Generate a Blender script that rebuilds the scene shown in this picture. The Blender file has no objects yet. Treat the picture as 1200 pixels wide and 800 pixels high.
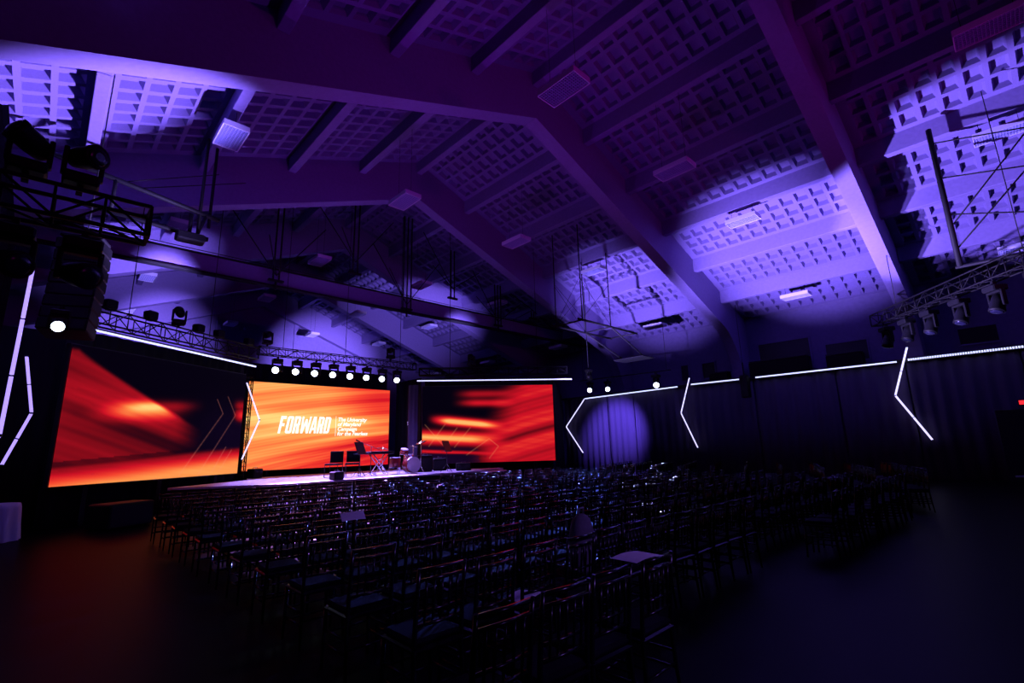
import bpy, bmesh, math, random
from mathutils import Vector, Matrix
random.seed(7)
sin, cos, pi = math.sin, math.cos, math.pi
S = bpy.context.scene
COL = S.collection

# ------------------------------------------------------------------ camera
F_PX, YAW, PIT, ROLL, EYE = 567.8, 0.7646, 0.2139, -0.0265, 1.65
cd = bpy.data.cameras.new('camera'); cam = bpy.data.objects.new('camera', cd); COL.objects.link(cam)
cd.sensor_width = 36.0; cd.lens = F_PX / 1200 * 36.0; cd.clip_start = 0.05; cd.clip_end = 200
fw = Vector((sin(YAW) * cos(PIT), cos(YAW) * cos(PIT), sin(PIT)))
r0 = Vector((cos(YAW), -sin(YAW), 0)); u0 = r0.cross(fw)
rt = r0 * cos(ROLL) + u0 * sin(ROLL); up = -r0 * sin(ROLL) + u0 * cos(ROLL)
cam.matrix_world = Matrix(((rt.x, up.x, -fw.x, 0), (rt.y, up.y, -fw.y, 0), (rt.z, up.z, -fw.z, EYE), (0, 0, 0, 1)))
S.camera = cam

# ------------------------------------------------------------------ world and exposure
w = bpy.data.worlds.new('world'); S.world = w; w.use_nodes = True
w.node_tree.nodes['Background'].inputs[0].default_value = (0.004, 0.003, 0.012, 1)
w.node_tree.nodes['Background'].inputs[1].default_value = 0.5
S.view_settings.view_transform = 'Standard'; S.view_settings.look = 'None'
S.view_settings.gamma = 1.0; S.view_settings.exposure = 0.0
S.view_settings.use_curve_mapping = False

VIOLET = (0.38, 0.27, 1.0)
MAGENTA = (0.42, 0.0, 0.60)

# ------------------------------------------------------------------ helpers
def lin(c):
    return tuple((x / 255 / 12.92) if x / 255 <= 0.04045 else ((x / 255 + 0.055) / 1.055) ** 2.4 for x in c)

def mat(name, color, rough=0.6, metal=0.0, bump=0.0, scale=20.0, vary=0.0, emit=None, estr=0.0, spec=0.5, stretch=None):
    m = bpy.data.materials.new(name); m.use_nodes = True
    nt = m.node_tree; b = nt.nodes['Principled BSDF']
    b.inputs['Base Color'].default_value = (*color, 1); b.inputs['Roughness'].default_value = rough
    b.inputs['Metallic'].default_value = metal; b.inputs['Specular IOR Level'].default_value = spec
    if emit:
        b.inputs['Emission Color'].default_value = (*emit, 1); b.inputs['Emission Strength'].default_value = estr
    if vary or bump:
        tc = nt.nodes.new('ShaderNodeTexCoord'); n = nt.nodes.new('ShaderNodeTexNoise')
        n.inputs['Scale'].default_value = scale; n.inputs['Detail'].default_value = 5
        src = tc.outputs['Object']
        if stretch:
            mp = nt.nodes.new('ShaderNodeMapping'); mp.inputs['Scale'].default_value = stretch
            nt.links.new(src, mp.inputs['Vector']); src = mp.outputs['Vector']
        nt.links.new(src, n.inputs['Vector'])
        if vary:
            rp = nt.nodes.new('ShaderNodeValToRGB')
            rp.color_ramp.elements[0].position = 0.3; rp.color_ramp.elements[1].position = 0.72
            rp.color_ramp.elements[0].color = (*[c * (1 - vary) for c in color], 1)
            rp.color_ramp.elements[1].color = (*[min(1, c * (1 + vary)) for c in color], 1)
            nt.links.new(n.outputs['Fac'], rp.inputs['Fac']); nt.links.new(rp.outputs['Color'], b.inputs['Base Color'])
        if bump:
            bp = nt.nodes.new('ShaderNodeBump'); bp.inputs['Strength'].default_value = bump; bp.inputs['Distance'].default_value = 0.02
            nt.links.new(n.outputs['Fac'], bp.inputs['Height']); nt.links.new(bp.outputs['Normal'], b.inputs['Normal'])
    return m

M = {}
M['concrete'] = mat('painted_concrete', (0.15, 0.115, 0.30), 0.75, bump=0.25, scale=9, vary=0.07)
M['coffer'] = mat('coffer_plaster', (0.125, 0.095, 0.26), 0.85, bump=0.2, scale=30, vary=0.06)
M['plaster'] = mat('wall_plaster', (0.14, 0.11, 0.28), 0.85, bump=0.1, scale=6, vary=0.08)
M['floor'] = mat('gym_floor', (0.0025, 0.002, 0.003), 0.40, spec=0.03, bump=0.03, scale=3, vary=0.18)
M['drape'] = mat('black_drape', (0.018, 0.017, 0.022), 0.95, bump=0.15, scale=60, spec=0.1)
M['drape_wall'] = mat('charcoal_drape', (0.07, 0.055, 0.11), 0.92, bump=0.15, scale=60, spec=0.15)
M['black'] = mat('black_metal', (0.012, 0.012, 0.014), 0.45, bump=0.05, scale=40)
M['truss'] = mat('black_truss', (0.003, 0.003, 0.004), 0.6, spec=0.15)
M['steel'] = mat('dark_steel', (0.006, 0.006, 0.009), 0.65, spec=0.2)
M['plastic'] = mat('black_plastic', (0.0035, 0.0035, 0.005), 0.55, spec=0.2, bump=0.08, scale=90)
M['grille'] = mat('speaker_grille', (0.01, 0.01, 0.011), 0.8, bump=0.4, scale=300)
M['chair'] = mat('black_lacquer_wood', (0.005, 0.005, 0.007), 0.2, spec=0.45, bump=0.02, scale=60)
M['cushion'] = mat('black_cushion', (0.004, 0.004, 0.007), 0.85, spec=0.1, bump=0.15, scale=120)
M['stage'] = mat('stage_deck', (0.42, 0.40, 0.44), 0.5, bump=0.08, scale=25, vary=0.12)
M['skirt'] = mat('stage_skirt', (0.03, 0.03, 0.034), 0.9, spec=0.1, bump=0.1, scale=60)
M['paper'] = mat('paper', (0.75, 0.74, 0.76), 0.8, bump=0.03, scale=40)
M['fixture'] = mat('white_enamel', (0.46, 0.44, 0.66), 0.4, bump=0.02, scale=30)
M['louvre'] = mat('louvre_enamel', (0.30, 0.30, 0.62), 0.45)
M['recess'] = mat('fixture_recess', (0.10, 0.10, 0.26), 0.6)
M['led'] = mat('led_tube', (0.9, 0.9, 1), 0.4, emit=(0.60, 0.56, 1.0), estr=1.7)
M['led_line'] = mat('led_line', (0.9, 0.9, 1), 0.4, emit=(0.56, 0.60, 1.0), estr=1.75)
M['led_soft'] = mat('led_tube_soft', (0.8, 0.8, 1), 0.4, emit=(0.42, 0.30, 1.0), estr=1.3)
M['lens_on'] = mat('lit_lens', (0.9, 0.9, 1), 0.2, emit=(0.72, 0.82, 1.0), estr=9.0)
M['lens_off'] = mat('dark_lens', (0.012, 0.012, 0.03), 0.2)
M['chrome'] = mat('chrome', (0.7, 0.7, 0.72), 0.15, metal=1.0)
M['drum'] = mat('red_drum_shell', (0.25, 0.02, 0.02), 0.25)
M['skin_drum'] = mat('drum_head', (0.6, 0.58, 0.56), 0.5)
M['brass'] = mat('cymbal_brass', (0.6, 0.42, 0.16), 0.25, metal=1.0)
M['cloth'] = mat('white_tablecloth', (0.62, 0.62, 0.66), 0.85, bump=0.1, scale=60)
M['red_led'] = mat('exit_red', (0.5, 0.02, 0.02), 0.4, emit=(1.0, 0.02, 0.03), estr=1.6)
M['text'] = mat('screen_white', (0, 0, 0), 0.6, emit=(1.0, 0.97, 0.9), estr=1.25)
M['bezel'] = mat('screen_bezel', (0.012, 0.012, 0.014), 0.6)
M['dark_panel'] = mat('dark_glazing', (0.012, 0.012, 0.02), 0.3)
M['sill'] = mat('grey_metal_edge', (0.30, 0.36, 0.36), 0.4, metal=0.3)
M['bag'] = mat('bag_fabric', (0.10, 0.09, 0.12), 0.85, bump=0.2, scale=60)

def tag(o, label=None, cat=None, group=None, kind=None):
    if label: o['label'] = label
    if cat: o['category'] = cat
    if group: o['group'] = group
    if kind: o['kind'] = kind
    return o

def empty(name, loc=(0, 0, 0), rz=0.0):
    o = bpy.data.objects.new(name, None); COL.objects.link(o); o.location = loc; o.rotation_euler = (0, 0, rz)
    o.empty_display_size = 0.1
    return o

def add(name, data, parent=None, loc=(0, 0, 0), rot=(0, 0, 0)):
    o = bpy.data.objects.new(name, data); COL.objects.link(o)
    o.location = loc; o.rotation_euler = rot
    if parent is not None: o.parent = parent
    return o

def children(o):
    return [c for c in KIDS.get(o.name, [])]

def copy_tree(o, parent=None):
    c = o.copy(); COL.objects.link(c)
    if parent is not None: c.parent = parent
    for ch in list(o.children):
        copy_tree(ch, c)
    return c

class MB:
    """collects simple shapes into one mesh"""
    def __init__(s): s.v = []; s.f = []; s.smooth = set()
    def _add(s, vs, fs, sm=False):
        b = len(s.v); s.v += [tuple(x) for x in vs]
        for f in fs:
            if sm: s.smooth.add(len(s.f))
            s.f.append(tuple(b + i for i in f))
        return s
    def box(s, c, d, R=None):
        x, y, z = d[0] / 2, d[1] / 2, d[2] / 2; c = Vector(c)
        vs = [Vector((a * x, b * y, e * z)) for e in (-1, 1) for b in (-1, 1) for a in (-1, 1)]
        if R is not None: vs = [R @ v for v in vs]
        return s._add([v + c for v in vs], [(0, 2, 3, 1), (4, 5, 7, 6), (0, 1, 5, 4), (2, 6, 7, 3), (0, 4, 6, 2), (1, 3, 7, 5)])
    def cham(s, c, d, e=0.01, R=None):
        """box with chamfered vertical and horizontal edges"""
        x, y, z = d[0] / 2, d[1] / 2, d[2] / 2; c = Vector(c); vs = []
        def ring(xx, yy, zz, k):
            return [Vector(p) for p in ((xx - k, -yy, zz), (xx, -yy + k, zz), (xx, yy - k, zz), (xx - k, yy, zz), (-xx + k, yy, zz), (-xx, yy - k, zz), (-xx, -yy + k, zz), (-xx + k, -yy, zz))]
        for (xx, yy, zz) in ((x - e, y - e, -z), (x, y, -z + e), (x, y, z - e), (x - e, y - e, z)): vs += ring(xx, yy, zz, e)
        fs = [tuple(range(7, -1, -1)), tuple(range(24, 32))]
        for l in range(3):
            for i in range(8):
                j = (i + 1) % 8; fs.append((l * 8 + i, l * 8 + j, l * 8 + 8 + j, l * 8 + 8 + i))
        if R is not None: vs = [R @ v for v in vs]
        return s._add([v + c for v in vs], fs)
    def bar(s, a, b, w, h=None):
        a, b = Vector(a), Vector(b); d = b - a; L = d.length; h = h or w
        q = d.to_track_quat('Y', 'Z').to_matrix()
        return s.box((a + b) / 2, (w, L, h), q)
    def tube(s, pts, rad, n=6, caps=True):
        pts = [Vector(p) for p in pts]; rads = rad if isinstance(rad, (list, tuple)) else [rad] * len(pts)
        vs = []; ref = None
        for i, p in enumerate(pts):
            t = (pts[min(i + 1, len(pts) - 1)] - pts[max(i - 1, 0)]).normalized()
            if ref is None: ref = Vector((0, 0, 1)) if abs(t.z) < 0.9 else Vector((1, 0, 0))
            a = t.cross(ref).normalized(); bb = a.cross(t).normalized(); ref = bb
            for k in range(n):
                an = 2 * pi * k / n; vs.append(p + (a * cos(an) + bb * sin(an)) * rads[i])
        fs = []
        for i in range(len(pts) - 1):
            for k in range(n):
                j = (k + 1) % n; fs.append((i * n + k, i * n + n + k, i * n + n + j, i * n + j))
        s._add(vs, fs, True)
        if caps:
            b = len(s.v) - len(vs)
            s.f.append(tuple(b + k for k in range(n))); s.f.append(tuple(b + (len(pts) - 1) * n + k for k in range(n - 1, -1, -1)))
        return s
    def lathe(s, prof, n=16, c=(0, 0, 0), R=None):
        c = Vector(c); vs = []; fs = []
        for (r, z) in prof:
            for k in range(n):
                v = Vector((r * cos(2 * pi * k / n), r * sin(2 * pi * k / n), z))
                vs.append((R @ v if R is not None else v) + c)
        for i in range(len(prof) - 1):
            for k in range(n):
                j = (k + 1) % n; fs.append((i * n + k, i * n + j, i * n + n + j, i * n + n + k))
        s._add(vs, fs, True); b = len(s.v) - len(vs)
        s.f.append(tuple(b + k for k in range(n - 1, -1, -1))); s.f.append(tuple(b + (len(prof) - 1) * n + k for k in range(n)))
        return s
    def prism(s, poly, y0, y1):
        """poly in xz, extruded along y (ccw seen from -y)"""
        n = len(poly); vs = [(x, y0, z) for x, z in poly] + [(x, y1, z) for x, z in poly]
        fs = [tuple(range(n)), tuple(range(2 * n - 1, n - 1, -1))]
        for i in range(n):
            j = (i + 1) % n; fs.append((j, i, n + i, n + j))
        return s._add(vs, fs)
    def mesh(s, name, m):
        me = bpy.data.meshes.new(name); me.from_pydata(s.v, [], s.f); me.materials.append(m)
        for i in s.smooth: me.polygons[i].use_smooth = True
        me.validate()
        bm = bmesh.new(); bm.from_mesh(me); bmesh.ops.recalc_face_normals(bm, faces=bm.faces); bm.to_mesh(me); bm.free()
        return me
    def build(s, name, m, parent=None, loc=(0, 0, 0), rot=(0, 0, 0)):
        return add(name, s.mesh(name, m), parent, loc, rot)

def aim(d, axis='-Z', upax='Y'):
    return Vector(d).to_track_quat(axis, upax)

# ------------------------------------------------------------------ hall dimensions
XR, HA, SL = 10.63, 12.393, 0.3864          # ridge x, soffit apex height, roof slope
Y1, D, T = 9.617, 7.149, 0.506              # first full frame, frame spacing, frame thickness
HW = 16.0                                   # half width to the walls
XL, XW = XR - HW, XR + HW
PUR = 1.20                                  # purlin underside above the soffit line
CEI = 1.76                                  # coffer plane above the soffit line
YB, YE = Y1 - 3 * D, Y1 + 4 * D             # back wall, far wall
PS = HW / 6                                 # purlin spacing
def soffit(x): return HA - SL * abs(x - XR)
ANG = math.atan(SL)

# ------------------------------------------------------------------ structure: floor, walls
def struct(o): return tag(o, kind='structure')
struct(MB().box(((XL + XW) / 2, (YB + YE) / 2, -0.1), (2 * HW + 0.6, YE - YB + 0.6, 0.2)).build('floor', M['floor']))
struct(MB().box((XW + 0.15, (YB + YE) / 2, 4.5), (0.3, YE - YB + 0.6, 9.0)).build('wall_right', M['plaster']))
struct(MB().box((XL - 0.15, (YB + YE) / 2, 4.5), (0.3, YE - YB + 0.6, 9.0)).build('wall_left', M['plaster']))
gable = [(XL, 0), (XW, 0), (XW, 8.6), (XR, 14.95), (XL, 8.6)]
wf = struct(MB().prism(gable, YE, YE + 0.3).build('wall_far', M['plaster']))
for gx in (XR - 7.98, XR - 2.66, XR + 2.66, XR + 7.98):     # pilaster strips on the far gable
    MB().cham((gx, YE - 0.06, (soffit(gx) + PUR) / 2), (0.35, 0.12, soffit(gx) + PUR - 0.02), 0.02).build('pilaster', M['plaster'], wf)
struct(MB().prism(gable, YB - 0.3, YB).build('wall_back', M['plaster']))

# ------------------------------------------------------------------ ceiling: deck, frames, purlins, coffer panels
deck = MB()
zt = HA + CEI + 0.32
deck.prism([(XR, zt), (XW + 0.3, zt - SL * (HW + 0.3)), (XW + 0.3, zt - SL * (HW + 0.3) + 0.2), (XR, zt + 0.2), (XL - 0.3, zt - SL * (HW + 0.3) + 0.2), (XL - 0.3, zt - SL * (HW + 0.3))], YB - 0.3, YE + 0.3)
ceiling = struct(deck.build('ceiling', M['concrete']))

def frame_mesh():
    h = []
    # right half inner line from ridge soffit to floor with a curved haunch
    k = 13.1
    inner = [(0, HA), (k, HA - SL * k)]
    P0, P1, P2 = Vector((k, HA - SL * k)), Vector((14.5, HA - SL * 14.5 + 0.05)), Vector((15.05, 4.75))
    for i in range(1, 9):
        t = i / 8; p = P0 * (1 - t) ** 2 + P1 * 2 * t * (1 - t) + P2 * t * t; inner.append((p.x, p.y))
    inner.append((15.1, 0))
    outer = [(HW, 0), (HW, HA + CEI + 0.3 - SL * HW), (0, HA + CEI + 0.3)]
    mb = MB()
    for sg in (1, -1):
        for i in range(len(inner) - 1):
            (xa, za), (xb, zb) = inner[i], inner[i + 1]
            # matching outer points
            def out(x, z, idx):
                if idx <= 1: return (x, HA + CEI + 0.3 - SL * x)
                tt = (idx - 1) / (len(inner) - 2)
                if idx == len(inner) - 1: return (HW, 0)
                if idx <= 4: 
                    xx = k + (HW - k) * (idx - 1) / 3; return (xx, HA + CEI + 0.3 - SL * xx)
                zz = (HA + CEI + 0.3 - SL * HW) * (1 - (idx - 4) / (len(inner) - 5)); return (HW, zz)
            oa, ob = out(xa, za, i), out(xb, zb, i + 1)
            q = [(sg * xa, za), (sg * xb, zb), (sg * ob[0], ob[1]), (sg * oa[0], oa[1])]
            b = len(mb.v)
            mb.v += [(x, 0, z) for x, z in q] + [(x, T, z) for x, z in q]
            mb.f += [(b, b + 1, b + 2, b + 3), (b + 7, b + 6, b + 5, b + 4), (b, b + 4, b + 5, b + 1), (b + 3, b + 2, b + 6, b + 7)]
    me = mb.mesh('portal_frame', M['concrete'])
    bm = bmesh.new(); bm.from_mesh(me); bmesh.ops.remove_doubles(bm, verts=bm.verts, dist=1e-4); bmesh.ops.recalc_face_normals(bm, faces=bm.faces); bm.to_mesh(me); bm.free()
    return me
fm = frame_mesh()
for n in range(-3, 5):
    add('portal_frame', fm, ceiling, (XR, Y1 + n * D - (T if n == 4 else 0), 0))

BAY = D - T
PW = 0.26
pm = MB().cham((0, BAY / 2, (CEI - PUR) / 2 + 0.05), (PW, BAY, CEI - PUR + 0.1), 0.012).mesh('purlin', M['concrete'])
# one coffer panel: 4 x 11 tapered recesses between two purlins
def coffer_mesh():
    W = (PS - PW) / cos(ANG); nx, ny = 4, 12; mb = MB()
    mx, my = 0.10, 0.22
    px, py = (W - 2 * mx) / nx, (BAY - 2 * my) / ny
    rib, dep, tp = 0.062, 0.17, 0.055
    def quad(a, b, c, d_): mb._add([a, b, c, d_], [(0, 1, 2, 3)])
    xs = [-W / 2 + mx + i * px for i in range(nx + 1)]; ys = [my + j * py for j in range(ny + 1)]
    # margins
    quad((-W / 2, 0, 0), (W / 2, 0, 0), (W / 2, my, 0), (-W / 2, my, 0))
    quad((-W / 2, BAY - my, 0), (W / 2, BAY - my, 0), (W / 2, BAY, 0), (-W / 2, BAY, 0))
    quad((-W / 2, my, 0), (xs[0], my, 0), (xs[0], BAY - my, 0), (-W / 2, BAY - my, 0))
    quad((xs[-1], my, 0), (W / 2, my, 0), (W / 2, BAY - my, 0), (xs[-1], BAY - my, 0))
    for i in range(nx):
        for j in range(ny):
            x0, x1, y0, y1 = xs[i], xs[i + 1], ys[j], ys[j + 1]
            o = [(x0, y0, 0), (x1, y0, 0), (x1, y1, 0), (x0, y1, 0)]
            a = [(x0 + rib, y0 + rib, 0), (x1 - rib, y0 + rib, 0), (x1 - rib, y1 - rib, 0), (x0 + rib, y1 - rib, 0)]
            e = rib + tp
            t = [(x0 + e, y0 + e, dep), (x1 - e, y0 + e, dep), (x1 - e, y1 - e, dep), (x0 + e, y1 - e, dep)]
            mb._add(o + a + t, [(0, 1, 5, 4), (1, 2, 6, 5), (2, 3, 7, 6), (3, 0, 4, 7), (4, 5, 9, 8), (5, 6, 10, 9), (6, 7, 11, 10), (7, 4, 8, 11), (8, 9, 10, 11)])
    # back so that the slab has thickness
    mb._add([(-W / 2, 0, dep + 0.03), (W / 2, 0, dep + 0.03), (W / 2, BAY, dep + 0.03), (-W / 2, BAY, dep + 0.03)], [(0, 1, 2, 3)])
    me = bpy.data.meshes.new('coffer_panel'); me.from_pydata(mb.v, [], mb.f); me.materials.append(M['coffer'])
    return me
cm = coffer_mesh()
for n in range(-3, 4):
    y = Y1 + n * D + T
    for k in range(-6, 7):
        x = XR + k * PS
        if abs(k) < 6: add('purlin', pm, ceiling, (x, y, soffit(x) + PUR))
    for sg in (-1, 1):
        for k in range(6):
            x = XR + sg * (k + 0.5) * PS
            add('coffer_panel', cm, ceiling, (x, y, soffit(x) + CEI), (0, sg * ANG, 0))

# ------------------------------------------------------------------ drapes
def drape(name, A, B, z0, z1, m, amp=0.05, lam=0.32, th=0.012, parent=None, seed=1):
    rnd = random.Random(seed); A, B = Vector((*A, 0)), Vector((*B, 0)); d = B - A; L = d.length; d.normalize(); nrm = Vector((-d.y, d.x, 0))
    n = max(6, int(L / 0.045)); vs = []; ph = rnd.random() * 6
    cols = []
    for i in range(n + 1):
        s_ = L * i / n
        a = amp * (0.7 * sin(2 * pi * s_ / lam + ph + 0.8 * sin(s_ * 1.7)) + 0.3 * sin(2 * pi * s_ / (lam * 2.3) + ph * 2))
        cols.append(A + d * s_ + nrm * a)
    mb = MB(); zs = [z0, z0 + (z1 - z0) * 0.5, z1]
    b = 0
    for off in (nrm * th, -nrm * th):
        for z in zs:
            for c in cols: mb.v.append(tuple(c + off * (1 if z < z1 else 1) + Vector((0, 0, z))))
    N = n + 1
    for side in (0, 1):
        for l in range(2):
            for i in range(n):
                q = side * 3 * N + l * N + i; f = (q, q + 1, q + N + 1, q + N)
                mb.smooth.add(len(mb.f)); mb.f.append(f if side else f[::-1])
    for i in range(n):
        mb.f.append((i, 3 * N + i, 3 * N + i + 1, i + 1)); mb.f.append((2 * N + i, 2 * N + i + 1, 5 * N + i + 1, 5 * N + i))
    for l in range(2):
        mb.f.append((l * N, l * N + N, 3 * N + l * N + N, 3 * N + l * N)); mb.f.append((l * N + n, 3 * N + l * N + n, 3 * N + l * N + N + n, l * N + N + n))
    return mb.build(name, m, parent)

XD = 25.25
wall_drapes = [(21.4, 17.9), (17.86, 16.0), (15.96, 12.6), (12.56, 9.1), (9.06, 5.6), (5.56, 3.1), (3.06, -0.2), (-0.24, -3.6)]
names_d = ['at the inner end next to the stage corner', 'brightly lit by the violet spotlight', 'between the lit panel and the middle bent light tube', 'just behind the middle bent light tube',
           'under the hanging loudspeaker', 'beside the tall bent light tube', 'behind the tall bent light tube', 'beyond the tall bent light tube']
for i, (a, b) in enumerate(wall_drapes):
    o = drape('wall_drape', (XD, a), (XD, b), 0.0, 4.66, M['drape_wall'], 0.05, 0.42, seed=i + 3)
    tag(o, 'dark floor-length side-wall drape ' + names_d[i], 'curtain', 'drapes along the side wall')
back = [((-5.2, 17.35), (0.45, 17.25), 4.95, 'left of the left video screen'),
        ((0.12, 16.62), (5.15, 19.95), 4.95, 'behind the left video screen'),
        ((5.3, 20.3), (5.45, 21.75), 5.0, 'turning the corner between left and centre screens'),
        ((5.5, 21.85), (12.25, 21.95), 5.35, 'behind the centre video screen'),
        ((12.75, 21.85), (12.85, 19.75), 5.0, 'turning the corner between centre and right screens'),
        ((12.95, 19.6), (17.6, 15.75), 4.95, 'behind the right video screen'),
        ((17.7, 15.7), (25.1, 21.5), 4.9, 'closing the corner right of the right screen')]
for i, (a, b, h, t) in enumerate(back):
    tag(drape('backdrop_drape', a, b, 0.0, h, M['drape'], 0.04, 0.35, seed=i + 20), 'black floor-length backdrop drape ' + t, 'curtain', 'black backdrop drapes around the stage')
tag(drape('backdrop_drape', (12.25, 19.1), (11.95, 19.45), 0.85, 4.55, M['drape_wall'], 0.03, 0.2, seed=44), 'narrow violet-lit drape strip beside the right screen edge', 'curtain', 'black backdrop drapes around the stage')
# tall masking drape at the left, leaning edge
mk = MB()
pts = [(-0.85, 0.0), (-0.85, 5.4), (-1.75, 10.4), (-4.9, 10.4), (-4.9, 0.0)]
N = 40; prof = []
for i in range(N + 1):
    t = i / N; prof.append((t, 0.07 * sin(t * 60) + 0.03 * sin(t * 23)))
zs = [0, 1.8, 3.6, 5.4, 6.6, 7.8, 8.4]
V = []
for th in (0.015, -0.015):
    for z in zs:
        xr_ = -0.80 if z <= 5.4 else -0.80 - 0.17 * (z - 5.4)
        for (t, a) in prof: V.append((xr_ + (-5.0 - xr_) * t, 12.6 + a + th, z))
R_ = len(zs); C_ = N + 1; F = []
for sd in (0, 1):
    for j in range(R_ - 1):
        for i in range(N):
            q = sd * R_ * C_ + j * C_ + i; f = (q, q + 1, q + C_ + 1, q + C_); F.append(f if sd else f[::-1])
o_ = R_ * C_
for j in range(R_ - 1):
    F.append((j * C_, j * C_ + C_, o_ + j * C_ + C_, o_ + j * C_)); F.append((j * C_ + N, o_ + j * C_ + N, o_ + j * C_ + C_ + N, j * C_ + C_ + N))
for i in range(N): F.append(((R_ - 1) * C_ + i, (R_ - 1) * C_ + i + 1, o_ + (R_ - 1) * C_ + i + 1, o_ + (R_ - 1) * C_ + i))
mk.v, mk.f = V, F
tag(mk.build('masking_drape', M['drape']), 'very tall black masking drape hiding the left side wall', 'curtain')

# ------------------------------------------------------------------ stage
def stage():
    t = empty('stage', (0, 0, 0)); tag(t, 'low stage with pale violet-lit deck and dark skirt before the screens', 'stage')
    poly = [(2.75, 17.15), (5.2, 15.35), (12.4, 15.35), (14.9, 16.3), (12.3, 18.6), (12.2, 21.0), (5.75, 20.6), (5.35, 19.1)]
    H = 0.76
    def slab(z0, z1, p, m, name):
        mb = MB(); n = len(p); mb.v = [(x, y, z0) for x, y in p] + [(x, y, z1) for x, y in p]
        mb.f = [tuple(range(n - 1, -1, -1)), tuple(range(n, 2 * n))] + [(i, (i + 1) % n, n + (i + 1) % n, n + i) for i in range(n)]
        return mb.build(name, m, t)
    slab(H - 0.06, H, poly, M['stage'], 'deck')
    cx, cy = 8.8, 18.0
    ins = [(cx + (x - cx) * 0.985, cy + (y - cy) * 0.985) for x, y in poly]
    slab(0.0, H - 0.062, ins, M['skirt'], 'skirt')
    for i, (x0, y0) in enumerate(((5.2, 15.35), (7.6, 15.35), (10.0, 15.35))):
        MB().box((x0 + 1.2, 15.335, H - 0.03), (2.36, 0.02, 0.055)).build('edge_trim', M['stage'], t)
    return t
stage()
st = empty('stage_steps', (13.95, 15.02, 0), 0.363); tag(st, 'stack of low stage steps with lit edges right of the drum kit', 'steps')
for i in range(4):
    MB().cham((0, 0.3 * i - 0.3, 0.1 + 0.19 * i), (1.7, 0.32, 0.05), 0.008).build('tread', M['stage'], st)
    MB().box((0, 0.3 * i - 0.17, (0.075 + 0.19 * i) / 2), (1.66, 0.03, 0.075 + 0.19 * i)).build('riser', M['skirt'], st)

# ------------------------------------------------------------------ video screens (the picture is computed per vertex)
def mixc(a, b, t):
    t = max(0.0, min(1.0, t)); return [a[i] + (b[i] - a[i]) * t for i in range(3)]
def sm(a, b, x):
    t = max(0.0, min(1.0, (x - a) / (b - a))); return t * t * (3 - 2 * t)
def gs(x, c, w_): return math.exp(-((x - c) / w_) ** 2)
def nz(x, s=0.0):
    return 0.5 + 0.5 * (0.5 * sin(x * 7.1 + s) + 0.3 * sin(x * 17.3 + 1.3 + s * 2) + 0.2 * sin(x * 41.0 + 2.1 + s * 3))
def seg(u, v, a, b, w_):
    px, py = (u - a[0]) * 1.75, v - a[1]; dx, dy = (b[0] - a[0]) * 1.75, b[1] - a[1]
    t = max(0, min(1, (px * dx + py * dy) / (dx * dx + dy * dy))); d_ = math.hypot(px - t * dx, py - t * dy)
    return max(0.0, 1 - d_ / w_)
HOT = [(4, 1, 13), (120, 10, 22), (206, 18, 36), (243, 66, 46), (255, 142, 72), (255, 212, 124)]
def hot(x):
    x = max(0, min(0.9999, x)) * 5; i = int(x); return mixc(HOT[i], HOT[i + 1], x - i)
def pic_left(u, v):
    bound = 0.42 * (max(0, u - 0.03) / 0.5) ** 0.9 + 0.02
    inside = sm(-0.01, 0.04, v - bound) * (1 - sm(0.52, 0.74, u))
    sv = v - 0.43 + 0.11 * (u - 0.4)
    streak = gs(sv, -0.03, 0.045) * sm(0.14, 0.40, u) * (1 - sm(0.52, 0.74, u)) * 0.60 + gs(sv, 0.03, 0.06) * sm(0.05, 0.32, u) * (1 - sm(0.46, 0.68, u)) * 0.40
    q = v - 0.55 * u
    h = inside * (0.15 + 0.13 * gs(v, 0.38, 0.16) + 0.12 * nz(q * 2.6, 1.0) - 0.16 * sm(0.32, 0.40, q) * (1 - sm(0.40, 0.56, q)))
    h += streak * (0.35 + 0.65 * inside) * 1.0
    low = v - (0.885 - 0.115 * u)
    bt = sm(-0.02, 0.17 - 0.03 * u, low)
    h = max(h * (1 - 0.4 * sm(0.62, 0.8, v)), 0.26 * sm(-0.05, 0.02, low) + 0.60 * bt) if low > -0.05 else h
    h = max(h, 0.55 * gs(v, 0.42 - 0.0 * u, 0.06) * sm(0.91, 0.995, u), 0.28 * gs(v, 0.33, 0.05) * sm(0.9, 0.98, u))
    h -= 0.05 * nz(v * 5 - u * 1.2, 2.0) * (1 if h > 0.3 else 0)
    c = hot(h)
    if h < 0.1: c = mixc(c, (20, 5, 44), 0.4 * sm(0.5, 0.95, u) * sm(0.1, 0.6, v))
    l = 0
    for a, b in (((0.875, 0.25), (0.945, 0.43)), ((0.945, 0.43), (0.72, 0.985)), ((0.80, 0.29), (0.85, 0.42)), ((0.85, 0.42), (0.60, 0.985)), ((0.895, 0.74), (0.81, 0.975)), ((0.94, 0.77), (0.86, 0.97))):
        l = max(l, seg(u, v, a, b, 0.007))
    return mixc(c, (255, 150, 120), l * 0.45)
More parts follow.
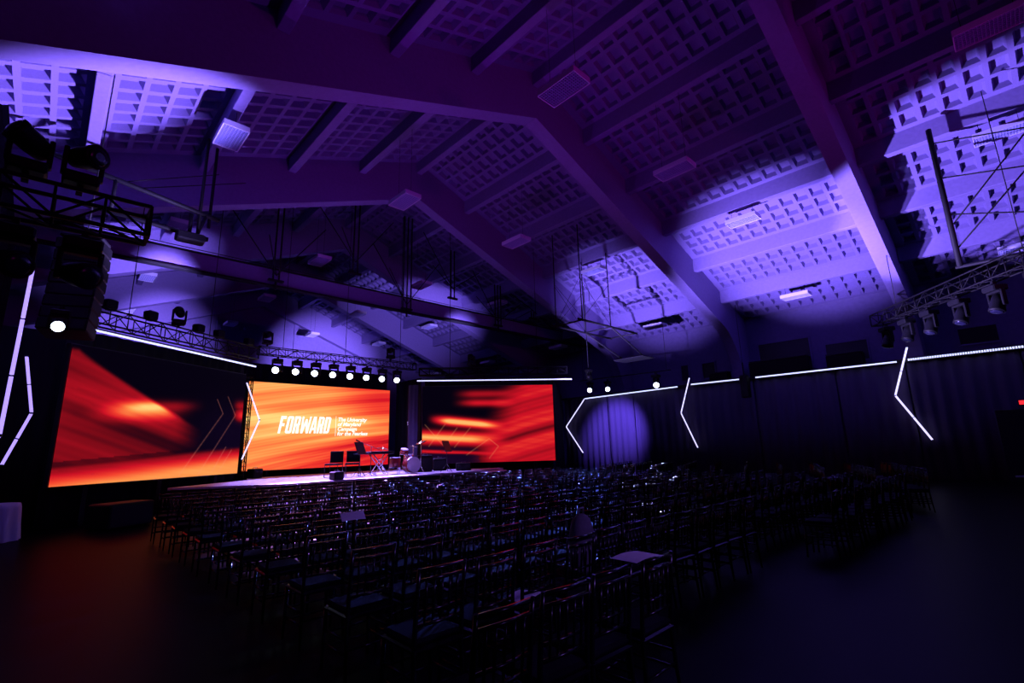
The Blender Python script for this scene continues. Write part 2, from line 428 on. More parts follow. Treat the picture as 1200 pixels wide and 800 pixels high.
def pic_mid(u, v):
    q = v + 0.30 * u - 0.10 * u * u
    base = 0.80 + 0.12 * nz(q * 1.9, 0.4) - 0.10 * nz(q * 5, 2.2)
    yel = 0.17 * gs(v, 0.40 + 0.10 * u, 0.09) * (1 - 0.6 * sm(0.5, 1.0, u)) + 0.08 * gs(v, 0.62 - 0.1 * u, 0.06) * (1 - sm(0.5, 0.9, u))
    redr = 0.28 * sm(0.45, 0.95, u) * (1 - sm(0.24, 0.40, v)) + 0.16 * sm(0.6, 1.0, u) * gs(v, 0.42, 0.09)
    w_ = v + 0.32 * (u - 0.5)
    redb = 0.50 * sm(0.68, 0.84, w_) * (0.55 + 0.45 * nz(w_ * 4.2 + u * 0.4, 3.0)) * (1 - 0.35 * sm(0.9, 0.4, u))
    bl = 0.20 * (1 - sm(0.15, 0.6, u)) * sm(0.72, 1.0, v) * nz(w_ * 3 + 0.4, 0.7)
    st_ = 0.20 * (nz(q * 4.6 + 0.25 * u, 5.0) - 0.5)
    return hot(base + yel - redr - redb + bl + st_)
def pic_right(u, v):
    q = v + 0.42 * (u - 0.55) * sm(0.35, 0.8, u)
    rightred = sm(0.42, 0.72, u + 0.25 * (v - 0.5))
    h = rightred * (0.40 + 0.24 * (nz(q * 2.6, 4.0) - 0.5) + 0.18 * gs(q, 0.62, 0.03) + 0.12 * gs(q, 0.86, 0.05) - 0.12 * gs(q, 0.75, 0.05))
    h += 0.42 * gs(v, 0.22 + 0.02 * u, 0.045) * sm(0.2, 0.42, u) * (1 - sm(0.55, 0.75, u))
    h += 0.30 * gs(v, 0.11, 0.05) * sm(0.2, 0.4, u) * (1 - sm(0.5, 0.8, u))
    h += 1.12 * gs(v, 0.42 + 0.20 * u, 0.05) * sm(0.02, 0.22, u) * (1 - sm(0.42, 0.66, u))
    h += 0.95 * gs(v, 0.66 + 0.10 * u, 0.075) * (1 - sm(0.35, 0.68, u))
    h += 0.45 * gs(v, 0.84 + 0.10 * u, 0.022) * (1 - sm(0.3, 0.6, u))
    h -= 0.10 * nz(v * 9 - u * 2, 1.0) * sm(0.3, 0.6, h)
    if v > 0.88 and u < 0.5: h *= 1 - 0.6 * (1 - sm(0.2, 0.5, u))
    c = hot(min(h, 0.93))
    if h < 0.14: c = mixc(c, (34, 8, 54), 0.7 * sm(0.6, 1, v) * (1 - u))
    l = 0
    for a, b in (((0.05, 0.78), (0.17, 0.50)), ((0.02, 0.5), (0.17, 0.80)), ((0.33, 0.9), (0.5, 0.70)), ((0.5, 0.70), (0.57, 0.80)), ((0.57, 0.80), (0.5, 0.95)), ((0.16, 0.78), (0.26, 0.55)), ((0.24, 0.8), (0.36, 0.55))):
        l = max(l, seg(u, v, a, b, 0.010))
    return mixc(c, (255, 190, 110), l * 0.35)

def screen(name, A, B, z0, z1, pic, label, strength=1.0):
    A, B = Vector((*A, 0)), Vector((*B, 0)); d = B - A; L = d.length; rz = math.atan2(d.y, d.x); H = z1 - z0
    t = empty(name, (A.x, A.y, 0), rz); tag(t, label, 'screen', 'video walls around the stage')
    MB().cham((L / 2, 0.09, (z0 + z1) / 2), (L + 0.06, 0.14, H + 0.06), 0.01).build('cabinet', M['bezel'], t)
    for k in (0.15, 0.5, 0.85):
        MB().box((L * k, 0.10, (z0 - 0.03) / 2), (0.12, 0.12, z0 - 0.03)).build('support_post', M['steel'], t)
    nx, ny = 220, 124
    me = bpy.data.meshes.new('display')
    vs = [(L * i / nx, 0.0, z1 - H * j / ny) for j in range(ny + 1) for i in range(nx + 1)]
    fs = [(j * (nx + 1) + i, (j + 1) * (nx + 1) + i, (j + 1) * (nx + 1) + i + 1, j * (nx + 1) + i + 1) for j in range(ny) for i in range(nx)]
    me.from_pydata(vs, [], fs)
    ca = me.color_attributes.new('picture', 'FLOAT_COLOR', 'POINT')
    buf = []
    for j in range(ny + 1):
        for i in range(nx + 1):
            buf += [*lin(pic(i / nx, j / ny)), 1.0]
    ca.data.foreach_set('color', buf)
    m = bpy.data.materials.new(name + '_picture'); m.use_nodes = True; nt = m.node_tree; b = nt.nodes['Principled BSDF']
    at = nt.nodes.new('ShaderNodeVertexColor'); at.layer_name = 'picture'
    b.inputs['Base Color'].default_value = (0, 0, 0, 1); b.inputs['Roughness'].default_value = 0.8; b.inputs['Specular IOR Level'].default_value = 0.05
    nt.links.new(at.outputs['Color'], b.inputs['Emission Color']); b.inputs['Emission Strength'].default_value = strength
    me.materials.append(m)
    add('display', me, t)
    return t, L
screen('video_wall', (0.24, 16.24), (5.08, 19.36), 1.0, 4.47, pic_left, 'large left video wall with dark red and orange streaks fading to black')
mid, ML = screen('video_wall', (5.66, 21.02), (11.92, 21.08), 1.0, 4.47, pic_mid, 'bright orange centre video wall showing the word FORWARD', 1.05)
screen('video_wall', (12.42, 18.98), (17.14, 15.20), 1.0, 4.47, pic_right, 'large right video wall with red streaks on its right half')

# lettering on the centre screen, local x = world x - 5.66
def word():
    mb = MB(); H = 0.70; W_ = 0.275; g = 0.045; s_ = 0.105; sh = 0.17; x = [0.0]
    def poly(pts): mb._add([(px + sh * pz, -0.012, pz) for px, pz in pts], [tuple(range(len(pts)))])
    def R4(x0, z0, x1, z1): poly([(x0, z0), (x1, z0), (x1, z1), (x0, z1)])
    b = 0.0
    bar = 0.12
    def F_(o): R4(o, 0, o + s_, H); R4(o + s_, H - bar, o + W_ - 0.03, H); R4(o + s_, H * 0.5 - bar / 2, o + W_ - 0.06, H * 0.5 + bar / 2)
    def O_(o): c = 0.05; poly([(o, c), (o + c, 0), (o + s_, 0), (o + s_, H), (o + c, H), (o, H - c)]); poly([(o + W_ - s_, 0), (o + W_ - c, 0), (o + W_, c), (o + W_, H - c), (o + W_ - c, H), (o + W_ - s_, H)]); R4(o + s_, 0, o + W_ - s_, bar * 0.8); R4(o + s_, H - bar * 0.8, o + W_ - s_, H)
    def D_(o): c = 0.06; R4(o, 0, o + s_, H); poly([(o + W_ - s_, 0), (o + W_ - c, 0), (o + W_, c), (o + W_, H - c), (o + W_ - c, H), (o + W_ - s_, H)]); R4(o + s_, 0, o + W_ - s_, bar * 0.8); R4(o + s_, H - bar * 0.8, o + W_ - s_, H)
    def R_(o): c = 0.05; R4(o, 0, o + s_, H); R4(o + s_, H - bar * 0.8, o + W_ - s_, H); R4(o + s_, H * 0.42, o + W_ - s_, H * 0.42 + bar * 0.8); poly([(o + W_ - s_, H * 0.42), (o + W_ - c, H * 0.42), (o + W_, H * 0.42 + c), (o + W_, H - c), (o + W_ - c, H), (o + W_ - s_, H)]); poly([(o + W_ - s_ - 0.02, 0), (o + W_ + 0.01, 0), (o + W_ - 0.02, H * 0.42), (o + W_ - s_ - 0.03, H * 0.42)])
    def W__(o):
        w2 = 0.43; k = 0.085
        poly([(o + 0.04, 0), (o + 0.04 + k * 1.1, 0), (o + k, H), (o, H)]); poly([(o + 0.06, 0), (o + 0.06 + k, 0), (o + w2 / 2 + k / 2, H * 0.85), (o + w2 / 2 - k / 2, H * 0.85)])
        poly([(o + w2 - 0.06 - k, 0), (o + w2 - 0.06, 0), (o + w2 / 2 + k / 2, H * 0.85), (o + w2 / 2 - k / 2, H * 0.85)]); poly([(o + w2 - 0.04 - k * 1.1, 0), (o + w2 - 0.04, 0), (o + w2, H), (o + w2 - k, H)])
        return w2
    def A_(o):
        k = 0.095; w2 = 0.32
        poly([(o, 0), (o + k, 0), (o + w2 / 2 + 0.02, H), (o + w2 / 2 - 0.07, H)]); poly([(o + w2 - k, 0), (o + w2, 0), (o + w2 / 2 + 0.07, H), (o + w2 / 2 - 0.02, H)]); R4(o + 0.06, H * 0.2, o + w2 - 0.06, H * 0.2 + bar * 0.8)
        return w2
    o = 0.0
    F_(o); o += W_ + g - 0.02; O_(o); o += W_ + g; R_(o); o += W_ + g; o += W__(o) + g - 0.04; o += A_(o) + g - 0.02; R_(o); o += W_ + g; D_(o); o += W_
    return mb, o
mb, wl = word()
k = 2.12 / wl
mb.v = [(x * k, y, z) for x, y, z in mb.v]
me = bpy.data.meshes.new('headline_lettering'); me.from_pydata(mb.v, [], mb.f); me.materials.append(M['text'])
add('headline_lettering', me, mid, (6.86 - 5.66, 0, 2.43))
MB().box((9.245 - 5.66 + 0.04, -0.012, 2.74), (0.014, 0.004, 0.86)).build('divider_line', M['text'], mid)
for i, tx in enumerate(('The University', 'of Maryland', 'Campaign', 'for the Fearless')):
    cu = bpy.data.curves.new('tagline', 'FONT'); cu.body = tx; cu.size = 0.235; cu.shear = 0.25; cu.offset = 0.006; cu.space_character = 0.98
    tmp = bpy.data.objects.new('tmp', cu); COL.objects.link(tmp)
    dg = bpy.context.evaluated_depsgraph_get(); tm = bpy.data.meshes.new_from_object(tmp.evaluated_get(dg)); tm.name = 'tagline'
    bpy.data.objects.remove(tmp)
    tm.materials.clear(); tm.materials.append(M['text'])
    add('tagline', tm, mid, (9.36 - 5.66, -0.012, 2.955 - 0.205 * i), (pi / 2, 0, 0))

# ------------------------------------------------------------------ trusses
def truss(name, A, B, w_, label, group=None, tower=False, r=0.025, step=0.5):
    A, B = Vector(A), Vector(B); d = B - A; L = d.length
    t = empty(name, A); tag(t, label, 'truss', group)
    t.rotation_mode = 'QUATERNION'; t.rotation_quaternion = d.to_track_quat('X', 'Z')
    h = w_ / 2
    cs = [(-h, -h), (h, -h), (h, h), (-h, h)]
    cmesh = MB().tube([(0, 0, 0), (L, 0, 0)], r, 6).mesh('chord', M['truss'])
    for (y, z) in cs: add('chord', cmesh, t, (0, y, z))
    n = max(2, round(L / step)); s_ = L / n
    dm = MB().tube([(0, 0, -h), (s_, 0, h)], r * 0.6, 5).mesh('brace', M['truss'])
    dm2 = MB().tube([(0, 0, h), (s_, 0, -h)], r * 0.6, 5).mesh('brace', M['truss'])
    hm = MB().tube([(0, -h, 0), (s_, h, 0)], r * 0.6, 5).mesh('brace', M['truss'])
    vm = MB().tube([(0, 0, -h), (0, 0, h)], r * 0.6, 5).mesh('brace', M['truss'])
    for i in range(n):
        for y in (-h, h): add('brace', dm if i % 2 else dm2, t, (i * s_, y, 0))
        add('brace', hm, t, (i * s_, 0, -h))
        for y in (-h, h): add('brace', vm, t, (i * s_, y, 0))
    for x in (0, L):
        MB().box((x, 0, -h), (0.03, w_, 0.03)).box((x, 0, h), (0.03, w_, 0.03)).box((x, -h, 0), (0.03, 0.03, w_)).box((x, h, 0), (0.03, 0.03, w_)).build('end_frame', M['truss'], t)
    return t
truss('lighting_truss', (5.6, 20.0, 5.55), (12.6, 20.0, 5.55), 0.3, 'black lattice truss carrying lit spotlights over the centre screen', step=0.35, r=0.02)
truss('lighting_truss', (0.35, 16.2, 5.28), (5.3, 19.45, 5.28), 0.42, 'black lattice truss above the left video screen', step=0.5)
truss('lighting_truss', (12.3, 19.1, 5.15), (17.7, 14.75, 5.15), 0.32, 'black lattice truss above the right video screen', step=0.45)
truss('lighting_truss', (22.6, 3.35, 6.0), (16.3, -1.7, 6.0), 0.42, 'angled black truss hung with unlit spotlights near the side wall', step=0.5)
truss('lighting_truss', (-3.2, 7.0, 4.34), (0.6, 7.0, 4.40), 0.36, 'short black truss with moving lights near the tall masking drape', step=0.42)
truss('truss_tower', (5.40, 20.15, 0.0), (5.40, 20.15, 4.5), 0.24, 'vertical lattice truss post left of the centre screen', step=0.3, r=0.018)
# hanging cables for trusses
def wire(name, a, b, r, label, cat='cable', group=None, m='steel'):
    return tag(MB().tube([a, b], r, 5).build(name, M[m]), label, cat, group)
CBL = ['left end of the centre truss', 'middle of the centre truss', 'right end of the centre truss', 'outer end of the left screen truss', 'inner part of the left screen truss', 'wall end of the angled truss', 'free end of the angled truss', 'outer end of the short truss', 'inner end of the short truss', 'inner end of the right screen truss', 'outer end of the right screen truss']
for i, (x, y, z) in enumerate(((6.5, 20, 5.7), (9.1, 20, 5.7), (11.8, 20, 5.7), (1.3, 16.8, 5.49), (3.6, 18.35, 5.49), (21.6, 2.55, 6.21), (17.6, -0.66, 6.21), (-2.4, 7.0, 4.53), (-1.3, 7.0, 4.55), (13.4, 18.2, 5.31), (16.6, 15.6, 5.31))):
    wire('rigging_cable', (x, y, z), (x, y, soffit(x) + PUR + 0.02), 0.012, 'thin steel rigging cable holding up the ' + CBL[i], 'cable', 'truss rigging cables')

# ------------------------------------------------------------------ moving head lights
hb = MB().cham((0, 0, -0.07), (0.34, 0.30, 0.13), 0.02).box((0.0, 0, 0.04), (0.06, 0.08, 0.10)).mesh('base', M['plastic'])
hy = MB().cham((0.17, 0, -0.30), (0.05, 0.10, 0.36), 0.012).cham((-0.17, 0, -0.30), (0.05, 0.10, 0.36), 0.012).cham((0, 0, -0.155), (0.36, 0.12, 0.05), 0.012).mesh('yoke', M['plastic'])
hh = MB().lathe([(0.06, 0.20), (0.115, 0.16), (0.135, 0.02), (0.135, -0.10), (0.145, -0.16), (0.145, -0.20), (0.12, -0.205)], 16).mesh('head', M['plastic'])
hl1 = MB().lathe([(0.118, -0.205), (0.10, -0.222), (0.05, -0.232)], 16).mesh('lens', M['lens_on'])
hl0 = MB().lathe([(0.118, -0.205), (0.10, -0.222), (0.05, -0.232)], 16).mesh('lens', M['lens_off'])
NTH = ['first', 'second', 'third', 'fourth', 'fifth', 'sixth', 'seventh', 'eighth']
def mover(loc, d, label, lit=False, group=None, sc=1.0, inv=False, lamp=None, rz=0.0):
    t = empty('moving_light', loc, rz); t.scale = (sc, sc, sc); tag(t, label, 'spotlight', group)
    if inv: t.rotation_euler = (pi, 0, rz)
    add('base', hb, t); add('yoke', hy, t)
    h = add('head', hh, t, (0, 0, -0.40))
    dv = Vector(d).normalized()
    Rm = t.rotation_euler.to_matrix().inverted()
    h.rotation_mode = 'QUATERNION'; h.rotation_quaternion = aim(Rm @ dv)
    add('lens', hl1 if lit else hl0, h)
    return t
def spot(loc, target, power, color, ang, blend=0.3, size=0.14, name='spot_beam'):
    l = bpy.data.lights.new(name, 'SPOT'); l.energy = power; l.color = color; l.spot_size = math.radians(ang); l.spot_blend = blend; l.shadow_soft_size = size
    o = bpy.data.objects.new(name, l); COL.objects.link(o); o.location = loc
    d = Vector(target) - Vector(loc); o.rotation_mode = 'QUATERNION'; o.rotation_quaternion = aim(d)
    return o
def mover_beam(loc, target, power, color, ang, label, group=None, lit=False, inv=False, sc=1.0, blend=0.3):
    """a moving light whose own beam leaves its lens"""
    loc, target = Vector(loc), Vector(target)
    hc_ = loc + Vector((0, 0, (0.40 if inv else -0.40) * sc))
    d = (target - hc_).normalized()
    t = mover(loc, d, label, lit, group, sc, inv)
    spot(hc_ + d * 0.27 * sc, target, power, color, ang, blend)
    return t

# eight lit lights on the centre truss, washing the stage and the floor before it
for i in range(8):
    x = 6.33 + 0.762 * i
    mover((x, 20.0, 5.285), (-0.52, -0.80, -0.30), 'lit spotlight on the centre truss, ' + NTH[i] + ' from the left video wall', True, 'row of lit spotlights over the centre screen', 1.05)
for x in (6.71, 9.0, 11.28):
    spot((x, 19.75, 4.8), (x - 0.3, 17.3, 0.8), 4200, (0.30, 0.20, 1.0), 58, 0.6)

for x in (5.2, 8.2):
    spot((x + 2.3, 19.7, 4.8), (x, 13.0, 0.0), 26000, (0.55, 0.22, 1.0), 30, 0.8)
UPG = 'upward-aimed moving lights on the stage trusses'
# --- beams that paint the roof
ZL, ZC, ZR = 5.61, 5.815, 5.43
mover_beam((7.66, 10.7, 0.14), (-0.3, 12.5, 9.5), 40000, VIOLET, 34, 'floor-standing moving light in the aisle beside the left chairs, aimed at the left roof', 'uplights in the chair aisles', inv=True, blend=0.6)
mover_beam((2.6, 17.65, ZL), (2.2, 23.6, 9.6), 7000, VIOLET, 46, 'moving light aimed steeply up, midway along the left screen truss', UPG, inv=True, blend=0.9)
mover_beam((11.3, 20.0, ZC), (15.4, 38.2, 8.0), 52000, VIOLET, 32, 'moving light aimed at the far gable, on the centre truss', UPG, inv=True, blend=0.9)
mover_beam((5.9, 20.0, ZC), (3.4, 38.2, 8.0), 34000, VIOLET, 34, 'moving light aimed at the far left corner, on the centre truss', UPG, inv=True, blend=0.9)
mover_beam((14.2, 17.6, ZR), (16.6, 24.2, 9.2), 9000, VIOLET, 52, 'moving light aimed at the far right roof, on the right screen truss', UPG, inv=True, blend=1.0)
mover_beam((13.75, 12.4, 0.14), (22.0, 13.5, 9.3), 30000, VIOLET, 45, 'floor-standing moving light in the aisle nearest the stage steps, aimed sideways up', 'uplights in the chair aisles', inv=True, blend=1.0)
mover_beam((13.75, 7.9, 0.14), (21.4, 6.0, 9.2), 40000, VIOLET, 46, 'floor-standing moving light in the aisle before the outer chairs, aimed sideways up', 'uplights in the chair aisles', inv=True, blend=0.8)
mover_beam((13.7, 9.3, 0.14), (21.2, -1.2, 9.8), 42000, VIOLET, 36, 'floor-standing moving light in the aisle before the outer chairs, aimed rearwards', 'uplights in the chair aisles', inv=True, blend=0.3)
# --- lit lights on the side wall
mover_beam((23.1, 17.5, 5.27), (7.6, 10.4, 0.2), 45000, (0.10, 0.16, 1.0), 12, 'lit round spotlight by the drape corner, inner of a pair', 'pair of lit spotlights by the drape corner', True, sc=1.1)
mover_beam((23.6, 16.6, 5.27), (7.6, 7.4, 0.2), 35000, (0.10, 0.16, 1.0), 11, 'lit round spotlight by the drape corner, outer of a pair', 'pair of lit spotlights by the drape corner', True, sc=1.1)
mover_beam((23.6, 13.45, 5.27), (15.2, 9.3, 0.6), 26000, (0.42, 0.45, 1.0), 13, 'single lit round spotlight above the middle side drape', None, True, sc=1.25)
mover((-0.06, 11.2, 4.16), (0.0, -1, -0.12), 'single glowing spotlight hung in front of the line array loudspeaker', True, None, 0.75)
wire('rigging_pole', (-0.06, 11.2, 4.25), (-0.03, 11.52, 4.28), 0.022, 'short bracket bar holding the glowing spotlight before the line array', 'bracket')
mover_beam((20.0, 15.2, 5.45), (25.25, 17.3, 2.3), 7000, (0.22, 0.13, 1.0), 46, 'dark spotlight aimed at the brightly lit side drape', None, blend=0.8)
wire('rigging_pole', (20.0, 15.2, 5.56), (20.0, 15.2, soffit(20.0) + PUR), 0.02, 'thin pole holding the spotlight aimed at the side drape', 'pole')
tb = MB().tube([(23.05, 18.2, 5.42), (23.7, 12.6, 5.42)], 0.03, 8).build('lighting_bar', M['truss']); tag(tb, 'long black pipe carrying the lit spotlights before the side drapes', 'pipe')
for p in ((23.12, 18.0, 5.43), (23.63, 12.8, 5.46)):
    wire('rigging_cable', p, (p[0], p[1], soffit(p[0]) + PUR), 0.012, 'thin steel cable holding the ' + ('stage' if p[1] > 15 else 'rear') + ' end of the lighting pipe by the side drapes', 'cable', 'lighting pipe cables')

# dark heads on the angled right truss
for i, tq in enumerate((0.06, 0.2, 0.34, 0.5, 0.66, 0.82)):
    p = Vector((22.6, 3.35, 5.64)).lerp(Vector((16.3, -1.7, 5.64)), tq)
    mover(p, (-0.22, 0.25, -0.95 + 0.05 * (i % 2)), 'unlit spotlight on the angled truss, ' + NTH[i] + ' from the side wall', False, 'unlit spotlights on the angled truss', 1.25, rz=0.7)
# heads on left truss
for i, (x, z, dv) in enumerate(((-0.50, 4.665, (-0.6, -0.4, 0.3)), (-0.06, 4.67, (0.5, -0.7, -0.1)))):
    mover((x, 7.0, z), dv, 'large unlit moving light standing on the short truss, ' + ['next to the masking drape', 'towards the left screen'][i], False, 'unlit moving lights on the short left truss', 0.95, inv=True)
for i, x in enumerate((-0.50, 0.05)):
    mover((x, 7.0, 4.05), (0.4, -0.8, -0.25), 'dark glossy moving light hanging under the short truss, ' + ['next to the masking drape', 'towards the line array'][i], False, 'hanging lights under the short left truss', 1.0)
# dim magenta fill from added lamps: heads on an invented rear truss, floor uplights
for i, (x, tx, ty, tz) in enumerate(((4.0, 4.5, 9.5, 11.0), (10.6, 10.6, 13.5, 13.0), (16.0, 15.5, 9.5, 11.0))):
    mover_beam((x, -6.0, 5.70), (tx, ty, tz), 560, (0.55, 0.0, 0.46), 80, 'dim magenta fill light added on the unseen rear truss, ' + ['left', 'middle', 'right'][i] + ' of three', 'added rear truss fill lights', inv=True, blend=0.8)
mover_beam((6.0, -6.0, 4.95), (2.9, 3.0, 0.5), 750, (0.34, 0.16, 1.0), 22, 'added violet fill light under the unseen rear truss, aimed at the last rows', None, blend=0.8)  # added lamp that brightens the papers on the last rows
for i, (x, y, pw) in enumerate(((7.66, 7.6, 1150), (7.66, 13.6, 1300), (13.7, 3.4, 220))):
    mover_beam((x, y, 0.14), (x + (0.4 if i < 2 else -2.0), y + 0.3, 12.0), pw, (0.30, 0.03, 0.62), 125, 'added floor-standing wide purple fill uplight in the chair aisle, ' + ['halfway along', 'nearest the stage', 'nearest the rear'][i], 'uplights in the chair aisles', inv=True, blend=1.0)  # added lamps standing in for soft purple bounce from below
truss('lighting_truss', (2.5, -6.0, 5.37), (17.5, -6.0, 5.37), 0.42, 'invented long black truss across the unseen rear of the hall', step=0.75)  # invented truss behind the camera, carries the added fill lights
# small devices on top of the left truss
for i, q in enumerate((0.10, 0.30, 0.58, 0.72, 0.95)):
    p = Vector((0.35, 16.2, 5.54)).lerp(Vector((5.3, 19.45, 5.54)), q)
    o = MB().cham((0, 0, 0.14), (0.3, 0.26, 0.26), 0.03).box((0, 0, 0.0), (0.12, 0.12, 0.04)).build('floodlight', M['plastic'], None, p, (0, 0, 0.57)); tag(o, 'small boxy dark floodlight on the left screen truss, ' + NTH[i] + ' from the line array', 'spotlight', 'floodlights on the left screen truss')

# ------------------------------------------------------------------ LED lines and bent tubes
def led_line(A, B, label, group, r=0.035, seg_=1.0, m='led_line'):
    A, B = Vector(A), Vector(B); d = B - A; L = d.length; n = max(1, round(L / seg_))
    t = empty('light_line', A); t.rotation_mode = 'QUATERNION'; t.rotation_quaternion = d.to_track_quat('X', 'Z'); tag(t, label, 'light strip', group)
    s_ = L / n
    tm_ = MB().box((s_ / 2, 0, 0), (s_ - 0.006, r * 1.2, r * 1.2)).mesh('tube_section', M[m])
    for i in range(n): add('tube_section', tm_, t, (i * s_, 0, 0))
    MB().box((L / 2, 0, r * 1.3), (L, r * 1.8, r * 0.9)).build('mounting_rail', M['black'], t)
    return t
led_line((0.42, 16.05, 4.87), (5.35, 19.25, 4.78), 'straight glowing white line above the left screen', 'straight light lines')
led_line((12.12, 19.0, 4.72), (17.75, 14.5, 4.70), 'straight glowing white line above the right screen', 'straight light lines')
XS = 25.12
led_line((XS, 19.55, 4.57), (XS, 13.05, 4.66), 'straight glowing white line above the violet-lit side drape', 'straight light lines', 0.045)
led_line((XS, 12.25, 4.70), (XS, 9.7, 4.68), 'short glowing white line beside the hanging loudspeaker', 'straight light lines', 0.045)
led_line((XS, 8.9, 4.68), (XS, 3.32, 4.66), 'long glowing white line between loudspeaker and tall bent tube', 'straight light lines', 0.045)
# pixel line: separate small pixels
pl = empty('light_line', (XS, 2.92, 4.69)); tag(pl, 'glowing dotted pixel line past the tall bent tube', 'light strip', 'straight light lines')
pmesh = MB().box((0, 0, 0), (0.075, 0.05, 0.075)).mesh('pixel', M['led_line'])
for i in range(48): add('pixel', pmesh, pl, (0, -0.075 * i, 0))
MB().box((0.03, -1.8, 0.06), (0.06, 3.65, 0.04)).build('mounting_rail', M['black'], pl)

def chevron(pts, label, r=0.04, m='led', sections=2):
    p = [Vector(q) for q in pts]; t = empty('bent_light_tube', p[2]); tag(t, label, 'light strip', 'bent light tubes')
    for a, b in ((p[0], p[1]), (p[1], p[2])):
        for k_ in range(sections):
            q0, q1 = a.lerp(b, k_ / sections), a.lerp(b, (k_ + 1) / sections); dd = (q1 - q0).normalized() * 0.014
            MB().tube([q0 + dd - p[2], q1 - dd - p[2]], r, 8).build('tube_section', M[m], t)
    for q in (p[0], p[1], p[2]):
        MB().tube([q - p[2] + Vector((0, 0, -0.02)), q - p[2] + Vector((0, 0, 0.02))], r * 1.15, 8).build('end_cap', M['black'], t)
    return t
chevron([(25.0, 19.45, 4.55), (25.0, 21.1, 2.85), (25.0, 19.8, 1.15)], 'bent white light tube left of the violet-lit side drape', 0.03)
chevron([(24.9, 12.2, 5.05), (24.9, 12.88, 3.2), (24.9, 12.13, 1.34)], 'bent white light tube beside the hanging loudspeaker', 0.03)
chevron([(25.0, 2.88, 5.2), (25.0, 3.56, 3.29), (25.0, 2.68, 1.48)], 'tall bent white light tube crossing the dotted pixel line', 0.034)
chevron([(12.55, 19.75, 4.24), (12.17, 19.8, 2.83), (12.58, 19.75, 1.56)], 'bent white light tube between centre and right screens', 0.024)
chevron([(5.24, 19.8, 4.25), (5.79, 19.8, 2.88), (5.30, 19.8, 1.44)], 'bent white light tube before the truss post by the centre screen', 0.024)
chevron([(-0.53, 16.0, 4.04), (-0.27, 16.0, 2.71), (-0.60, 16.0, 1.54)], 'bent violet light tube left of the left video screen', 0.03, 'led_soft')
chevron([(-0.45, 10.2, 4.60), (-0.46, 10.2, 2.0), (-0.95, 10.2, 0.7)], 'long violet light tube nearest the tall masking drape', 0.024, 'led_soft', 3)

# ------------------------------------------------------------------ loudspeakers
def line_array(loc, rz, n, w_, h_, d_, label, curve=0.06):
    t = empty('line_array_speaker', loc, rz); tag(t, label, 'loudspeaker')
    a = 0.0; p = Vector((0, 0, 0))
    MB().cham((0, 0, 0.06), (w_ * 0.9, d_ * 0.9, 0.06), 0.01).build('rigging_frame', M['steel'], t)
    for i in range(n):
        R = Matrix.Rotation(a, 3, 'X')
        c = p + R @ Vector((0, 0, -h_ / 2))
        b = MB().cham((0, 0, 0), (w_, d_, h_ * 0.96), 0.02).build('cabinet', M['plastic'], t, c, (a, 0, 0))
        MB().cham((0, -d_ / 2 - 0.006, 0), (w_ * 0.92, 0.02, h_ * 0.86), 0.006).build('grille', M['grille'], b)
        p = p + R @ Vector((0, 0, -h_)); a -= curve
    return t
la = line_array((0.12, 12.0, 5.72), -0.35, 8, 0.72, 0.235, 0.5, 'tall black line array loudspeaker hung left of the left screen', 0.03)
wire('rigging_cable', (0.12, 12.0, 5.8), (0.12, 12.0, soffit(0.12) + PUR), 0.012, 'thin steel cable holding the line array loudspeaker')
hs = empty('hanging_speaker', (24.75, 9.3, 3.7), 0); tag(hs, 'single black loudspeaker hanging in the gap of the side light line', 'loudspeaker')
MB().cham((0, 0, 0.55), (0.36, 0.36, 1.1), 0.03).build('cabinet', M['plastic'], hs)
MB().cham((-0.185, 0, 0.55), (0.02, 0.31, 1.02), 0.006).build('grille', M['grille'], hs)
MB().bar((0, 0, 1.1), (0, 0, 1.75), 0.05).build('hanging_bracket', M['steel'], hs)
wire('rigging_cable', (24.75, 9.3, 5.4), (24.75, 9.3, soffit(24.75) + PUR + 0.3), 0.012, 'thin steel cable holding the single side loudspeaker')
sb = empty('subwoofer', (1.6, 15.5, 0), 0.55); tag(sb, 'low black subwoofer box on the floor before the left screen', 'loudspeaker')
MB().cham((0, 0, 0.3), (1.1, 0.7, 0.56), 0.03).build('cabinet', M['plastic'], sb)
MB().cham((0, -0.355, 0.3), (1.0, 0.02, 0.46), 0.006).build('grille', M['grille'], sb)
for sx in (-0.45, 0.45):
    for sy in (-0.25, 0.25): MB().lathe([(0.03, 0.0), (0.035, 0.025)], 8, (sx, sy, 0)).build('foot', M['plastic'], sb)

# ------------------------------------------------------------------ roof light fixtures
def fixture_proto():
    t = empty('ceiling_light'); L, W_ = 1.12, 0.6
    mb = MB()
    mb.box((0, 0, 0.14), (W_, L, 0.02)).box((-W_ / 2, 0, 0.07), (0.02, L, 0.15)).box((W_ / 2, 0, 0.07), (0.02, L, 0.15)).box((0, -L / 2, 0.07), (W_, 0.02, 0.15)).box((0, L / 2, 0.07), (W_, 0.02, 0.15))
    mb.build('housing', M['fixture'], t)
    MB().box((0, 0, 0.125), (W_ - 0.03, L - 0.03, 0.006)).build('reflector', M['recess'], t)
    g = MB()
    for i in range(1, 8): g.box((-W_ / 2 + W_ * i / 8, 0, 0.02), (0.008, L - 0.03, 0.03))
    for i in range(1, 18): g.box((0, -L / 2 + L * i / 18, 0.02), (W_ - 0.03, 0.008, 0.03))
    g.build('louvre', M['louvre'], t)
    return t
fp = fixture_proto(); first = True
fx_cols = [(XR - 3 * PS, 'near the masking drape'), (XR - PS, 'just left of the ridge'), (XR + PS, 'just right of the ridge'), (XR + 3 * PS, 'over the right slope'), (XR + 5 * PS, 'by the side wall')]
